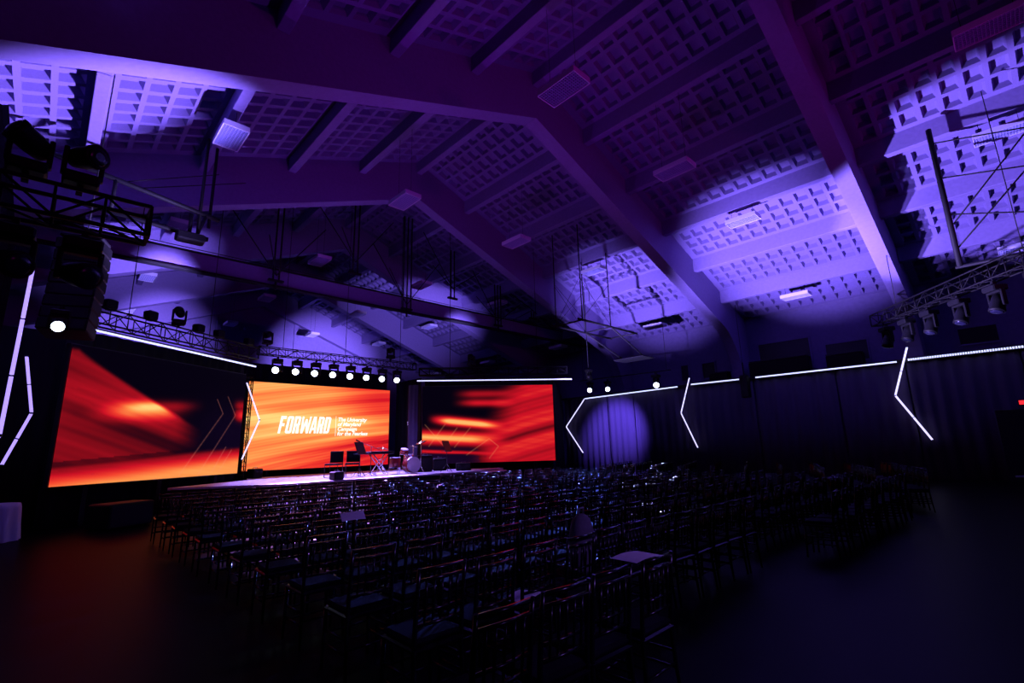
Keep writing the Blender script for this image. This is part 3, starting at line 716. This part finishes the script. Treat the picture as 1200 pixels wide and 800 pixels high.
bay_names = {-2: 'rearmost bay', -1: 'bay before the first full frame', 0: 'bay behind the first full frame', 1: 'divider beam bay', 2: 'bay past the divider beam', 3: 'bay at the far wall'}
for k_ in range(-2, 4):
    for x, cn in fx_cols:
        y = Y1 + T + BAY / 2 + k_ * D - 0.0
        z = 9.95 if x < 22 else 7.95
        o = fp if first else copy_tree(fp); first = False
        o.location = (x, y, z); tag(o, 'unlit louvred light fixture ' + cn + ', ' + bay_names[k_], 'ceiling light', 'unlit hanging light fixtures')
        top = soffit(x) + PUR - z
        for sy in (-0.4, 0.4):
            MB().tube([(0, sy, 0.15), (0, sy, top)], 0.006, 4).build('suspension_wire', M['steel'], o)

# ------------------------------------------------------------------ divider beam across the hall with hanger masts
yb = 20.1
db = empty('divider_beam', (XR, yb, 8.2)); tag(db, 'long pale horizontal divider beam hung across the whole hall', 'beam')
MB().box((0, 0, 0.40), (31.8, 0.10, 0.64)).build('web', M['concrete'], db)
MB().cham((0, 0, 0.04), (31.8, 0.30, 0.08), 0.01).build('bottom_flange', M['steel'], db)
MB().cham((0, 0, 0.75), (31.8, 0.24, 0.06), 0.01).build('top_flange', M['steel'], db)
MB().tube([(-15.9, -0.3, 0.78), (15.9, -0.3, 0.78)], 0.015, 5).build('guide_cable', M['steel'], db)
for i, (x, zb, npole) in enumerate(((5.95, 8.0, 2), (9.25, 9.4, 2), (11.95, 7.9, 3), (14.7, 9.3, 2), (17.9, 8.0, 3), (20.75, 9.2, 2))):
    y = 19.75
    t = empty('hanger_mast', (x, y, zb)); tag(t, ['paired', 'short paired', 'triple', 'short paired', 'triple', 'short paired'][i] + ' dark steel hanger mast with braces, ' + ['first', 'second', 'third', 'fourth', 'fifth', 'last'][i] + ' along the divider beam from the left', 'mast', 'hanger masts at the divider beam')
    top = soffit(x) + PUR - zb
    for k_ in range(npole):
        dx = (k_ - (npole - 1) / 2) * 0.22
        MB().tube([(dx, 0, 0.35 if npole == 3 or i == 0 else 0.0), (dx, 0, top)], 0.035, 6).build('pole', M['steel'], t)
    MB().cham((0, 0, 0.38 if npole == 3 or i == 0 else 0.06), (0.6, 0.14, 0.09), 0.01).build('clamp', M['steel'], t)
    if npole == 3 or i == 0: MB().tube([(0, 0, 0), (0, 0, 0.42)], 0.045, 6).build('lower_pole', M['steel'], t)
    h0 = 0.6
    for (ex, ey) in ((-2.0, -0.1), (2.0, 0.1), (0.25, 2.2)):
        zt_ = soffit(x + ex) + PUR - zb
        MB().tube([(0, 0, h0), (ex * min(1, 0.96), ey, min(zt_, h0 + 2.6))], 0.022, 5).build('brace', M['steel'], t)

# ------------------------------------------------------------------ folded basketball backstops
def backstop(x0, y0, zb, label, sg):
    """side-court backstop folded up under the roof; sg = +1 arms reach to +x"""
    t = empty('folded_backstop', (x0, y0, zb)); tag(t, label, 'backstop', 'folded basketball backstops')
    for ey in (-0.75, 0.75):
        for ex in (0.0, 2.1 * sg):
            zt_ = soffit(x0 + ex) + PUR - zb
            MB().tube([(ex, ey, 0), (ex, ey, zt_)], 0.026, 6).build('hanger_pole', M['steel'], t)
        MB().tube([(-0.3 * sg, ey, 0), (4.3 * sg, ey, 0.0)], 0.05, 6).build('arm', M['steel'], t)
        MB().tube([(0, ey, 0.05), (2.1 * sg, ey, min(2.0, soffit(x0 + 2.1 * sg) + PUR - zb))], 0.010, 5).build('brace', M['steel'], t)
        MB().tube([(2.1 * sg, ey, 0.05), (0, ey, 1.9)], 0.010, 5).build('brace', M['steel'], t)
        MB().tube([(2.1 * sg, ey, 0.0), (5.0 * sg, ey * 0.8, -1.05)], 0.04, 6).build('folding_arm', M['steel'], t)
    for ex in (0.0, 2.1 * sg, 4.2 * sg):
        MB().tube([(ex, -0.8, 0), (ex, 0.8, 0)], 0.035, 6).build('cross_bar', M['steel'], t)
    MB().tube([(0, -0.75, 0.1), (0, 0.75, 2.0)], 0.009, 5).build('brace', M['steel'], t)
    MB().tube([(0, 0.75, 0.1), (0, -0.75, 2.0)], 0.009, 5).build('brace', M['steel'], t)
    bb = MB().cham((5.0 * sg, 0, -1.1), (1.05, 1.75, 0.05), 0.01).build('backboard_frame', M['steel'], t)
    return t
backstop(16.3, 13.3, 6.95, 'dark folded basketball backstop frame under the right roof slope', 1)
lb = empty('folded_backstop', (0.0, 14.6, 7.42)); lb.scale = (1.098, 1.098, 1.098); tag(lb, 'dark folded basketball backstop with long arms near the masking drape', 'backstop', 'folded basketball backstops')
for (a, b, r_) in (((-1.0, 0, 1.15), (2.55, 0, 0.55), 0.055), ((-0.2, 0, 0.15), (2.35, 0, -0.02), 0.055)):
    MB().tube([a, b], r_, 6).build('arm', M['steel'], lb)
for (a, b) in (((2.12, 0, -0.1), (2.12, 0.0, (soffit(2.33) + PUR - 7.42) / 1.098)), ((2.42, 0.5, 0.5), (2.42, 0.5, (soffit(2.66) + PUR - 7.42) / 1.098))):
    MB().tube([a, b], 0.04, 6).build('hanger_pole', M['steel'], lb)
for (a, b) in (((1.95, 0, 0.55), (1.95, 0, 0.0)), ((0.45, 0, 0.9), (0.45, 0, 0.12)), ((2.25, 0, 0.6), (2.1, 0, 0.0))):
    MB().tube([a, b], 0.045, 6).build('strut', M['steel'], lb)
MB().cham((1.98, 0, -0.08), (0.6, 0.35, 0.2), 0.03).build('winch_box', M['steel'], lb)
for (a, b) in (((0.9, 0, 0.85), (3.4, 1.5, 2.6)), ((0.5, 0, 0.85), (2.7, 1.5, 2.6))): MB().tube([a, b], 0.012, 5).build('stay_cable', M['steel'], lb)
# third backstop at the right rear: mast with crossed stays
rb = empty('folded_backstop', (18.2, 0.58, 6.3)); tag(rb, 'dark backstop mast with crossed stay cables under the near right roof', 'backstop', 'folded basketball backstops')
MB().tube([(0, 0, 0), (0, 0, soffit(18.2) + PUR - 6.3)], 0.07, 8).build('mast', M['steel'], rb)
MB().tube([(0, -2.4, 0), (0, -2.4, soffit(18.2) + PUR - 6.3)], 0.07, 8).build('mast', M['steel'], rb)
for (a, b) in (((0, 0, 1.2), (0, -2.4, 3.9)), ((0, 0, 2.75), (0, -2.4, 2.2)), ((0, 0, 1.6), (0, -2.4, 0.8)), ((0, 0, 0.5), (0, -2.4, 3.0)), ((0, 0, 3.9), (0, -2.4, 3.3))):
    MB().tube([a, b], 0.022, 5).build('stay_cable', M['steel'], rb)
MB().tube([(0, 0.1, 0.0), (0, -2.5, 0.0)], 0.05, 6).build('cross_bar', M['steel'], rb)

# ------------------------------------------------------------------ side wall features above the drapes
def wall_window(n, y0, y1, z0, z1):
    o = struct(MB().box((XW - 0.02, (y0 + y1) / 2, (z0 + z1) / 2), (0.04, abs(y1 - y0), z1 - z0)).build('window_%d' % n, M['dark_panel']))
    for yy in (y0, y1): MB().box((XW - 0.04, yy, (z0 + z1) / 2), (0.08, 0.07, z1 - z0 + 0.07)).build('window_frame', M['plaster'], o)
    for zz in (z0, z1): MB().box((XW - 0.04, (y0 + y1) / 2, zz), (0.08, abs(y1 - y0), 0.07)).build('window_frame', M['plaster'], o)
wall_window(1, 9.1, 6.7, 5.1, 6.55)
wall_window(2, 12.2, 11.45, 5.1, 6.0)
wall_window(3, 13.5, 13.0, 5.1, 6.05)
wall_window(4, 6.1, 4.4, 5.1, 6.05)
wall_window(5, 1.4, 0.2, 5.2, 5.9)
for i, (y0, y1, h) in enumerate(((9.3, 6.6, 0.75), (5.9, 4.5, 0.6), (11.4, 10.4, 0.45))):
    o = empty('equipment_case', (25.75, (y0 + y1) / 2, 4.75)); tag(o, ['long dark equipment case on the ledge above the long light line', 'square dark case on the ledge near the angled truss', 'low dark case on the ledge beside the hanging loudspeaker'][i], 'case', 'equipment cases on the wall ledge')
    MB().cham((0, 0, h / 2), (0.5, abs(y1 - y0), h), 0.04).build('body', M['plastic'], o)
    MB().cham((0, 0, h + 0.02), (0.52, abs(y1 - y0) * 0.98, 0.05), 0.01).build('lid', M['black'], o)
lg = struct(MB().cham((25.85, 9.0, 4.68), (1.45, 25.0, 0.12), 0.01).build('trim_1', M['black']))
for y in (-2.5, 2.5, 7.5, 12.5, 17.5): MB().box((26.2, y, 2.31), (0.15, 0.15, 4.62)).build('ledge_post', M['black'], lg)
# exit glow and dark doorway by the far right drape
ex = empty('exit_sign', (25.05, -0.02, 2.72)); tag(ex, 'small glowing red exit box on the side drape', 'sign')
MB().cham((0, 0, 0), (0.08, 0.34, 0.2), 0.01).build('housing', M['plastic'], ex)
MB().cham((-0.045, 0, 0), (0.012, 0.28, 0.14), 0.003).build('lit_panel', M['red_led'], ex)
d1 = struct(MB().cham((25.08, -0.35, 1.25), (0.10, 2.3, 2.5), 0.01).build('door_1', M['dark_panel']))
MB().cham((25.0, -0.35, 0.16), (0.06, 2.0, 0.08), 0.01).build('kick_plate', M['sill'], d1)

# ------------------------------------------------------------------ stage gear
SZ = 0.76
def stage_chair(loc, rz, label):
    t = empty('stage_chair', loc, rz); tag(t, label, 'chair', 'chairs on the stage')
    MB().cham((0, 0, 0.45), (0.48, 0.46, 0.06), 0.02).build('seat', M['cushion'], t)
    MB().cham((0, -0.22, 0.70), (0.48, 0.06, 0.40), 0.02).build('backrest', M['cushion'], t)
    for sx in (-0.23, 0.23):
        MB().tube([(sx, -0.24, 0.9), (sx, -0.2, 0.44), (sx, -0.22, 0.015), (sx, 0.22, 0.015), (sx, 0.2, 0.44)], 0.012, 6).build('sled_leg', M['black'], t)
    return t
stage_chair((7.55, 17.1, SZ), 2.3, 'black sled-leg chair on stage, left of the music stand')
stage_chair((8.15, 16.9, SZ), 2.6, 'black sled-leg chair on stage, right behind the music stand')
def music_stand(loc, rz, label):
    t = empty('music_stand', loc, rz); tag(t, label, 'music stand', 'music stands on the stage')
    MB().cham((0, 0, 0.98), (0.58, 0.03, 0.46), 0.006, Matrix.Rotation(-0.35, 3, 'X')).build('desk', M['black'], t)
    MB().cham((0, 0.10, 0.78), (0.5, 0.06, 0.015), 0.004).build('lip', M['black'], t)
    MB().tube([(0, 0, 0.3), (0, 0, 0.95)], 0.016, 6).build('pole', M['black'], t)
    for a in (0.3, 2.4, 4.5): MB().tube([(0, 0, 0.3), (0.26 * cos(a), 0.26 * sin(a), 0.01)], 0.011, 6).build('leg', M['black'], t)
music_stand((8.25, 16.55, SZ), 0.6, 'black music stand before the centre screen')
music_stand((11.7, 16.1, SZ), 0.5, 'black music stand before the right screen')
ms = empty('microphone_stand', (8.75, 16.7, SZ)); tag(ms, 'boom microphone stand beside the music stand', 'microphone stand')
MB().tube([(0, 0, 0.02), (0, 0, 1.05)], 0.012, 6).build('pole', M['black'], ms)
MB().tube([(0.25, -0.2, 0.9), (-0.35, 0.25, 1.22)], 0.010, 6).build('boom', M['black'], ms)
MB().tube([(-0.33, 0.235, 1.21), (-0.45, 0.32, 1.28)], [0.02, 0.028], 8).build('microphone', M['plastic'], ms)
for a in (0.2, 2.3, 4.4): MB().tube([(0, 0, 0.12), (0.28 * cos(a), 0.28 * sin(a), 0.01)], 0.01, 6).build('leg', M['black'], ms)
kb = empty('keyboard', (9.25, 17.0, SZ), 0.2); tag(kb, 'keyboard on a crossed stand left of the drum kit', 'keyboard')
MB().cham((0, 0, 0.80), (1.15, 0.34, 0.10), 0.02).build('case', M['plastic'], kb)
MB().box((0, -0.05, 0.855), (1.05, 0.2, 0.012)).build('keys', M['skin_drum'], kb)
for sy in (-0.12, 0.12):
    MB().tube([(-0.35, sy, 0.025), (0.35, sy, 0.745)], 0.018, 6).build('stand_leg', M['chrome'], kb); MB().tube([(0.35, sy + 0.03, 0.025), (-0.35, sy + 0.03, 0.745)], 0.018, 6).build('stand_leg', M['chrome'], kb)
def drum(name, loc, r, h, zb, label, tilt=(0, 0, 0), legs=True, m='drum'):
    t = empty(name, loc); tag(t, label, 'drum', 'drums on the stage')
    R = Matrix.Rotation(tilt[0], 3, 'X') @ Matrix.Rotation(tilt[1], 3, 'Y')
    c = Vector((0, 0, zb))
    MB().lathe([(r * 0.96, 0.0), (r, 0.01), (r, h - 0.01), (r * 0.96, h)], 18, c, R).build('shell', M[m], t)
    MB().lathe([(r * 0.98, h), (r * 0.95, h + 0.012)], 18, c, R).build('drum_head', M['skin_drum'], t)
    for q in (0.012, h - 0.012): MB().lathe([(r * 1.03, q - 0.012), (r * 1.03, q + 0.012)], 18, c, R).build('hoop', M['chrome'], t)
    if legs:
        for a in (0.4, 2.5, 4.6):
            MB().tube([(r * 1.02 * cos(a), r * 1.02 * sin(a), zb + h * 0.5), (r * 1.1 * cos(a), r * 1.1 * sin(a), 0.005)], 0.01, 5).build('leg', M['chrome'], t)
    return t
drum('bass_drum', (10.35, 16.75, SZ), 0.29, 0.42, 0.31, 'large bass drum lying on its side in the kit', (pi / 2 - 0.05, 0.0, 0), True)
drum('floor_tom', (9.95, 17.05, SZ), 0.21, 0.38, 0.22, 'deep floor tom standing at the left of the kit')
drum('snare_drum', (10.72, 17.35, SZ), 0.18, 0.14, 0.56, 'shallow snare drum on thin legs behind the bass drum', m='chrome')
drum('rack_tom', (10.30, 17.0, SZ), 0.15, 0.2, 0.72, 'small rack tom above the bass drum', (0.3, 0, 0))
def cymbal(loc, h, r, tilt, label):
    t = empty('cymbal', loc); tag(t, label, 'cymbal', 'cymbals on stands')
    R = Matrix.Rotation(tilt, 3, 'Y')
    MB().lathe([(r, 0), (r * 0.5, 0.02), (r * 0.2, 0.03), (r * 0.15, 0.06), (0.012, 0.07)], 20, (0, 0, h), R).build('plate', M['brass'], t)
    MB().tube([(0, 0, 0.2), (0, 0, h)], 0.012, 6).build('pole', M['chrome'], t)
    for a in (0.5, 2.6, 4.7): MB().tube([(0, 0, 0.25), (0.24 * cos(a), 0.24 * sin(a), 0.01)], 0.009, 5).build('leg', M['chrome'], t)
cymbal((9.55, 17.3, SZ), 0.95, 0.24, 0.2, 'wide flat cymbal on the left of the drum kit')
cymbal((10.95, 16.8, SZ), 1.15, 0.22, -0.35, 'high tilted cymbal on the right of the drum kit')
cymbal((11.1, 17.6, SZ), 1.0, 0.2, 0.1, 'small cymbal at the back of the drum kit')
def amp(loc, rz, d, label, m='plastic'):
    t = empty('stage_amplifier', loc, rz); tag(t, label, 'amplifier', 'amplifiers and cases on the stage')
    MB().cham((0, 0, d[2] / 2), d, 0.025).build('cabinet', M[m], t)
    MB().cham((0, -d[1] / 2 - 0.004, d[2] * 0.45), (d[0] * 0.86, 0.014, d[2] * 0.74), 0.004).build('grille', M['grille'], t)
    MB().tube([(-0.1, 0, d[2]), (-0.08, 0, d[2] + 0.04), (0.08, 0, d[2] + 0.04), (0.1, 0, d[2])], 0.01, 5).build('handle', M['chrome'], t)
amp((11.4, 17.2, SZ), -0.5, (0.6, 0.35, 0.65), 'tall black amplifier behind the second music stand')
amp((12.2, 17.3, SZ), -0.6, (0.55, 0.32, 0.5), 'square black amplifier right of the tall one')
amp((12.6, 16.2, SZ), -0.6, (0.6, 0.35, 0.30), 'low wedge-shaped amplifier by the stage steps')
amp((5.9, 20.2, SZ), 0.3, (0.4, 0.4, 0.34), 'small black box at the foot of the truss post')
amp((7.0, 15.6, SZ), 0.2, (0.36, 0.3, 0.26), 'small black monitor box at the stage front edge')

# ------------------------------------------------------------------ round table at the left
tb = empty('round_table', (-0.62, 15.2, 0)); tag(tb, 'round table under a pale floor-length cloth at the left', 'table')
MB().lathe([(0.45, 0.70), (0.46, 0.735), (0.45, 0.74)], 24).build('tabletop', M['black'], tb)
n = 72; V = []; F = []
for j, (z, fr) in enumerate(((0.755, 0.0), (0.755, 0.9), (0.75, 1.0), (0.66, 1.03), (0.3, 1.08), (0.01, 1.14))):
    for i in range(n):
        a = 2 * pi * i / n; amp_ = 0.0 if j < 3 else 0.03 * (j - 2) / 3
        r_ = 0.46 * fr + amp_ * sin(a * 11 + 0.4 * sin(a * 3)); V.append((r_ * cos(a), r_ * sin(a), z))
for j in range(5):
    for i in range(n): F.append((j * n + i, j * n + (i + 1) % n, (j + 1) * n + (i + 1) % n, (j + 1) * n + i))
me = bpy.data.meshes.new('tablecloth'); me.from_pydata(V, [], F); me.materials.append(M['cloth'])
for p in me.polygons: p.use_smooth = True
c_ = add('tablecloth', me, tb)
MB().lathe([(0.04, 0.05), (0.04, 0.7)], 10).lathe([(0.28, 0.0), (0.26, 0.05)], 16).build('pedestal', M['black'], tb)

# ------------------------------------------------------------------ audience chairs
CH = {}
def chair_meshes():
    SW, SD, SH, BH = 0.40, 0.40, 0.44, 0.92
    y0, y1 = -0.18, 0.18
    def bent(z): return y0 - 0.05 * ((z - SH) / (BH - SH)) ** 1.3 if z > SH else y0 - 0.03 * (1 - z / SH) ** 1.5
    for sx, nm in ((-1, 'l'), (1, 'r')):
        CH['front_' + nm] = MB().tube([(sx * 0.185, y1, SH), (sx * 0.19, y1 + 0.005, 0.2), (sx * 0.195, y1 + 0.012, 0.0)], [0.016, 0.015, 0.011], 6).mesh('leg', M['chair'])
        zz = [0, 0.2, SH, 0.6, 0.76, BH]
        CH['rear_' + nm] = MB().tube([(sx * (0.18 if z > SH else 0.18 + 0.012 * (1 - z / SH)), bent(z), z) for z in zz], [0.011, 0.015, 0.017, 0.015, 0.014, 0.012], 6).mesh('leg', M['chair'])
    CH['seat'] = MB().cham((0, 0, SH), (SW, SD, 0.035), 0.012).mesh('seat', M['chair'])
    CH['cushion'] = MB().cham((0, 0.0, SH + 0.038), (SW - 0.02, SD - 0.02, 0.042), 0.018).mesh('cushion', M['cushion'])
    CH['spindles'] = []
    def rail(z, r, x=0.18): return MB().tube([(-x, bent(z), z), (0, bent(z) - 0.012, z), (x, bent(z), z)], r, 6)
    CH['rails'] = [rail(z, r).mesh('back_rail', M['chair']) for z, r in ((0.905, 0.014), (0.845, 0.011), (0.66, 0.010), (0.58, 0.011))]
    CH['spindle'] = [MB().tube([(x, bent(0.58) - 0.008, 0.58), (x, bent(0.72) - 0.01, 0.72), (x, bent(0.845) - 0.008, 0.845)], [0.007, 0.010, 0.007], 5).mesh('spindle', M['chair']) for x in (-0.12, -0.06, 0.0, 0.06, 0.12)]
    st_ = []
    for z in (0.16, 0.26):
        st_.append(MB().tube([(-0.19, y1 + 0.006, z), (0.19, y1 + 0.006, z)], 0.009, 5))
        for sx in (-0.19, 0.19): st_.append(MB().tube([(sx, bent(z), z + 0.03), (sx, y1 + 0.005, z + 0.03)], 0.009, 5))
    st_.append(MB().tube([(-0.188, bent(0.22), 0.22), (0.188, bent(0.22), 0.22)], 0.009, 5))
    CH['stretchers'] = [s_.mesh('stretcher', M['chair']) for s_ in st_]
    def join(mbs): 
        out = MB()
        for m_ in mbs:
            b = len(out.v); out.v += [tuple(v.co) for v in m_.vertices]
            for p in m_.polygons:
                if p.use_smooth: out.smooth.add(len(out.f))
                out.f.append(tuple(b + i for i in p.vertices))
        return out
    CH['backrest'] = join(CH['rails'] + CH['spindle']).mesh('backrest', M['chair'])
    CH['stretcher_frame'] = join(CH['stretchers']).mesh('stretcher_frame', M['chair'])
    CH['whole'] = join([CH['front_l'], CH['front_r'], CH['rear_l'], CH['rear_r'], CH['seat'], CH['cushion'], CH['backrest'], CH['stretcher_frame']])
chair_meshes()
def chair(loc, rz, detail):
    t = empty('spindle_back_chair', loc, rz)
    add('seat', CH['seat'], t); add('cushion', CH['cushion'], t)
    for nm in ('front_l', 'front_r', 'rear_l', 'rear_r'): add('leg', CH[nm], t)
    if detail:
        for m_ in CH['rails']: add('back_rail', m_, t)
        for m_ in CH['spindle']: add('spindle', m_, t)
        for m_ in CH['stretchers']: add('stretcher', m_, t)
    else:
        add('backrest', CH['backrest'], t); add('stretcher_frame', CH['stretcher_frame'], t)
    return t
ORD = ['front', 'second', 'third', 'fourth', 'fifth', 'sixth', 'seventh', 'eighth', 'ninth', 'tenth', 'eleventh', 'twelfth', 'thirteenth', 'fourteenth']
spots = []
rnd = random.Random(3)
NR = 11
for r_ in range(NR):                                    # block beside the left aisle
    y = 2.98 + 0.92 * (NR - 1 - r_)
    for c in range(12):
        spots.append((2.0 + 0.45 * c, y, 0.0, r_, 'left block', c))
for c in range(4): spots.append((1.70 + 0.45 * c, 2.08, 0.0, NR, 'left block', c))
for r_ in range(11):                                    # middle block, turned a little towards the stage
    y = 2.3 + 0.95 * (10 - r_)
    for c in range(11):
        a = 0.10; x = 8.35 + 0.46 * c
        spots.append((x + 0.0, y + 0.10 * (c * 0.46) * -0.3, a, r_, 'middle block', c))
for r_ in range(10):                                    # outer block towards the side wall
    y = 2.0 + 1.0 * (9 - r_)
    for c in range(11):
        a = 0.38; x = 14.5 + 0.46 * c * cos(a)
        spots.append((x, y + 0.46 * c * sin(a) * 0.9, a, r_, 'outer block', c))
cx_, cy_ = 0.0, 0.0
order = sorted(spots, key=lambda s_: s_[0] ** 2 + s_[1] ** 2)
rest = MB()
for i, (x, y, a, r_, blk, c) in enumerate(order):
    jx, jy, ja = rnd.uniform(-0.012, 0.012), rnd.uniform(-0.03, 0.03), rnd.uniform(-0.05, 0.05)
    if i < 300:
        t = chair((x + jx, y + jy, 0), a + ja, i < 60)
        tag(t, 'black spindle-back chair, %s row from the stage, %s from the aisle, %s' % (ORD[r_], ORD[c] if c else 'first', blk), 'chair', 'audience chairs, ' + blk)
    else:
        b = len(rest.v); ca, sa = cos(a + ja), sin(a + ja); wv = CH['whole']
        rest.v += [(x + jx + vx * ca - vy * sa, y + jy + vx * sa + vy * ca, vz) for vx, vy, vz in wv.v]
        rest.f += [tuple(b + k_ for k_ in f) for f in wv.f]
if rest.v:
    me = bpy.data.meshes.new('distant_chairs'); me.from_pydata(rest.v, [], rest.f); me.materials.append(M['chair'])
    o = add('distant_chairs', me); tag(o, 'far rows of black spindle-back chairs by the side drapes', 'chairs', None, 'stuff')

# ------------------------------------------------------------------ papers and bag on chairs
def paper(loc, rz, d, label, tilt=(0, 0)):
    mb = MB(); nx = 6
    vs = []
    for th in (0.0, 0.0015):
        for i in range(nx + 1):
            x = -d[0] / 2 + d[0] * i / nx; sag = -0.012 * (2 * i / nx - 1) ** 2
            for y in (-d[1] / 2, d[1] / 2): vs.append((x, y, sag + th))
    N2 = (nx + 1) * 2; fs = []
    for i in range(nx):
        fs.append((i * 2, i * 2 + 1, i * 2 + 3, i * 2 + 2)); fs.append((N2 + i * 2, N2 + i * 2 + 2, N2 + i * 2 + 3, N2 + i * 2 + 1))
        fs.append((i * 2, i * 2 + 2, N2 + i * 2 + 2, N2 + i * 2)); fs.append((i * 2 + 1, N2 + i * 2 + 1, N2 + i * 2 + 3, i * 2 + 3))
    fs.append((0, N2, N2 + 1, 1)); fs.append((nx * 2, nx * 2 + 1, N2 + nx * 2 + 1, N2 + nx * 2))
    mb.v, mb.f = vs, fs
    o = mb.build('paper_sheet', M['paper'], None, loc, (tilt[0], tilt[1], rz)); tag(o, label, 'paper', 'paper sheets left on chairs')
paper((2.90, 1.90, 0.942), -0.06, (0.29, 0.20), 'pale paper sheet lying across the top rail of a rear chair')
paper((2.66, 5.44, 0.935), 0.0, (0.28, 0.10), 'pale paper sheet on a chair top in the eighth row', (0.9, 0))
paper((2.86, 2.92, 0.530), 0.35, (0.30, 0.20), 'pale paper sheet lying on a chair seat in the eleventh row')
bg = empty('bag', (3.80, 3.08, 0.503), 0.2); tag(bg, 'rounded dark bag standing on a chair seat', 'bag')
mb = MB(); prof = [(0.13, 0.0), (0.17, 0.04), (0.175, 0.2), (0.16, 0.36), (0.12, 0.46), (0.06, 0.50), (0.01, 0.51)]
mb.lathe(prof, 20); mb.v = [(x, y * 0.6, z) for x, y, z in mb.v]
mb.build('body', M['bag'], bg)
MB().tube([(-0.05, 0, 0.48), (-0.05, 0, 0.56), (0.05, 0, 0.56), (0.05, 0, 0.48)], 0.01, 6).build('handle', M['bag'], bg)
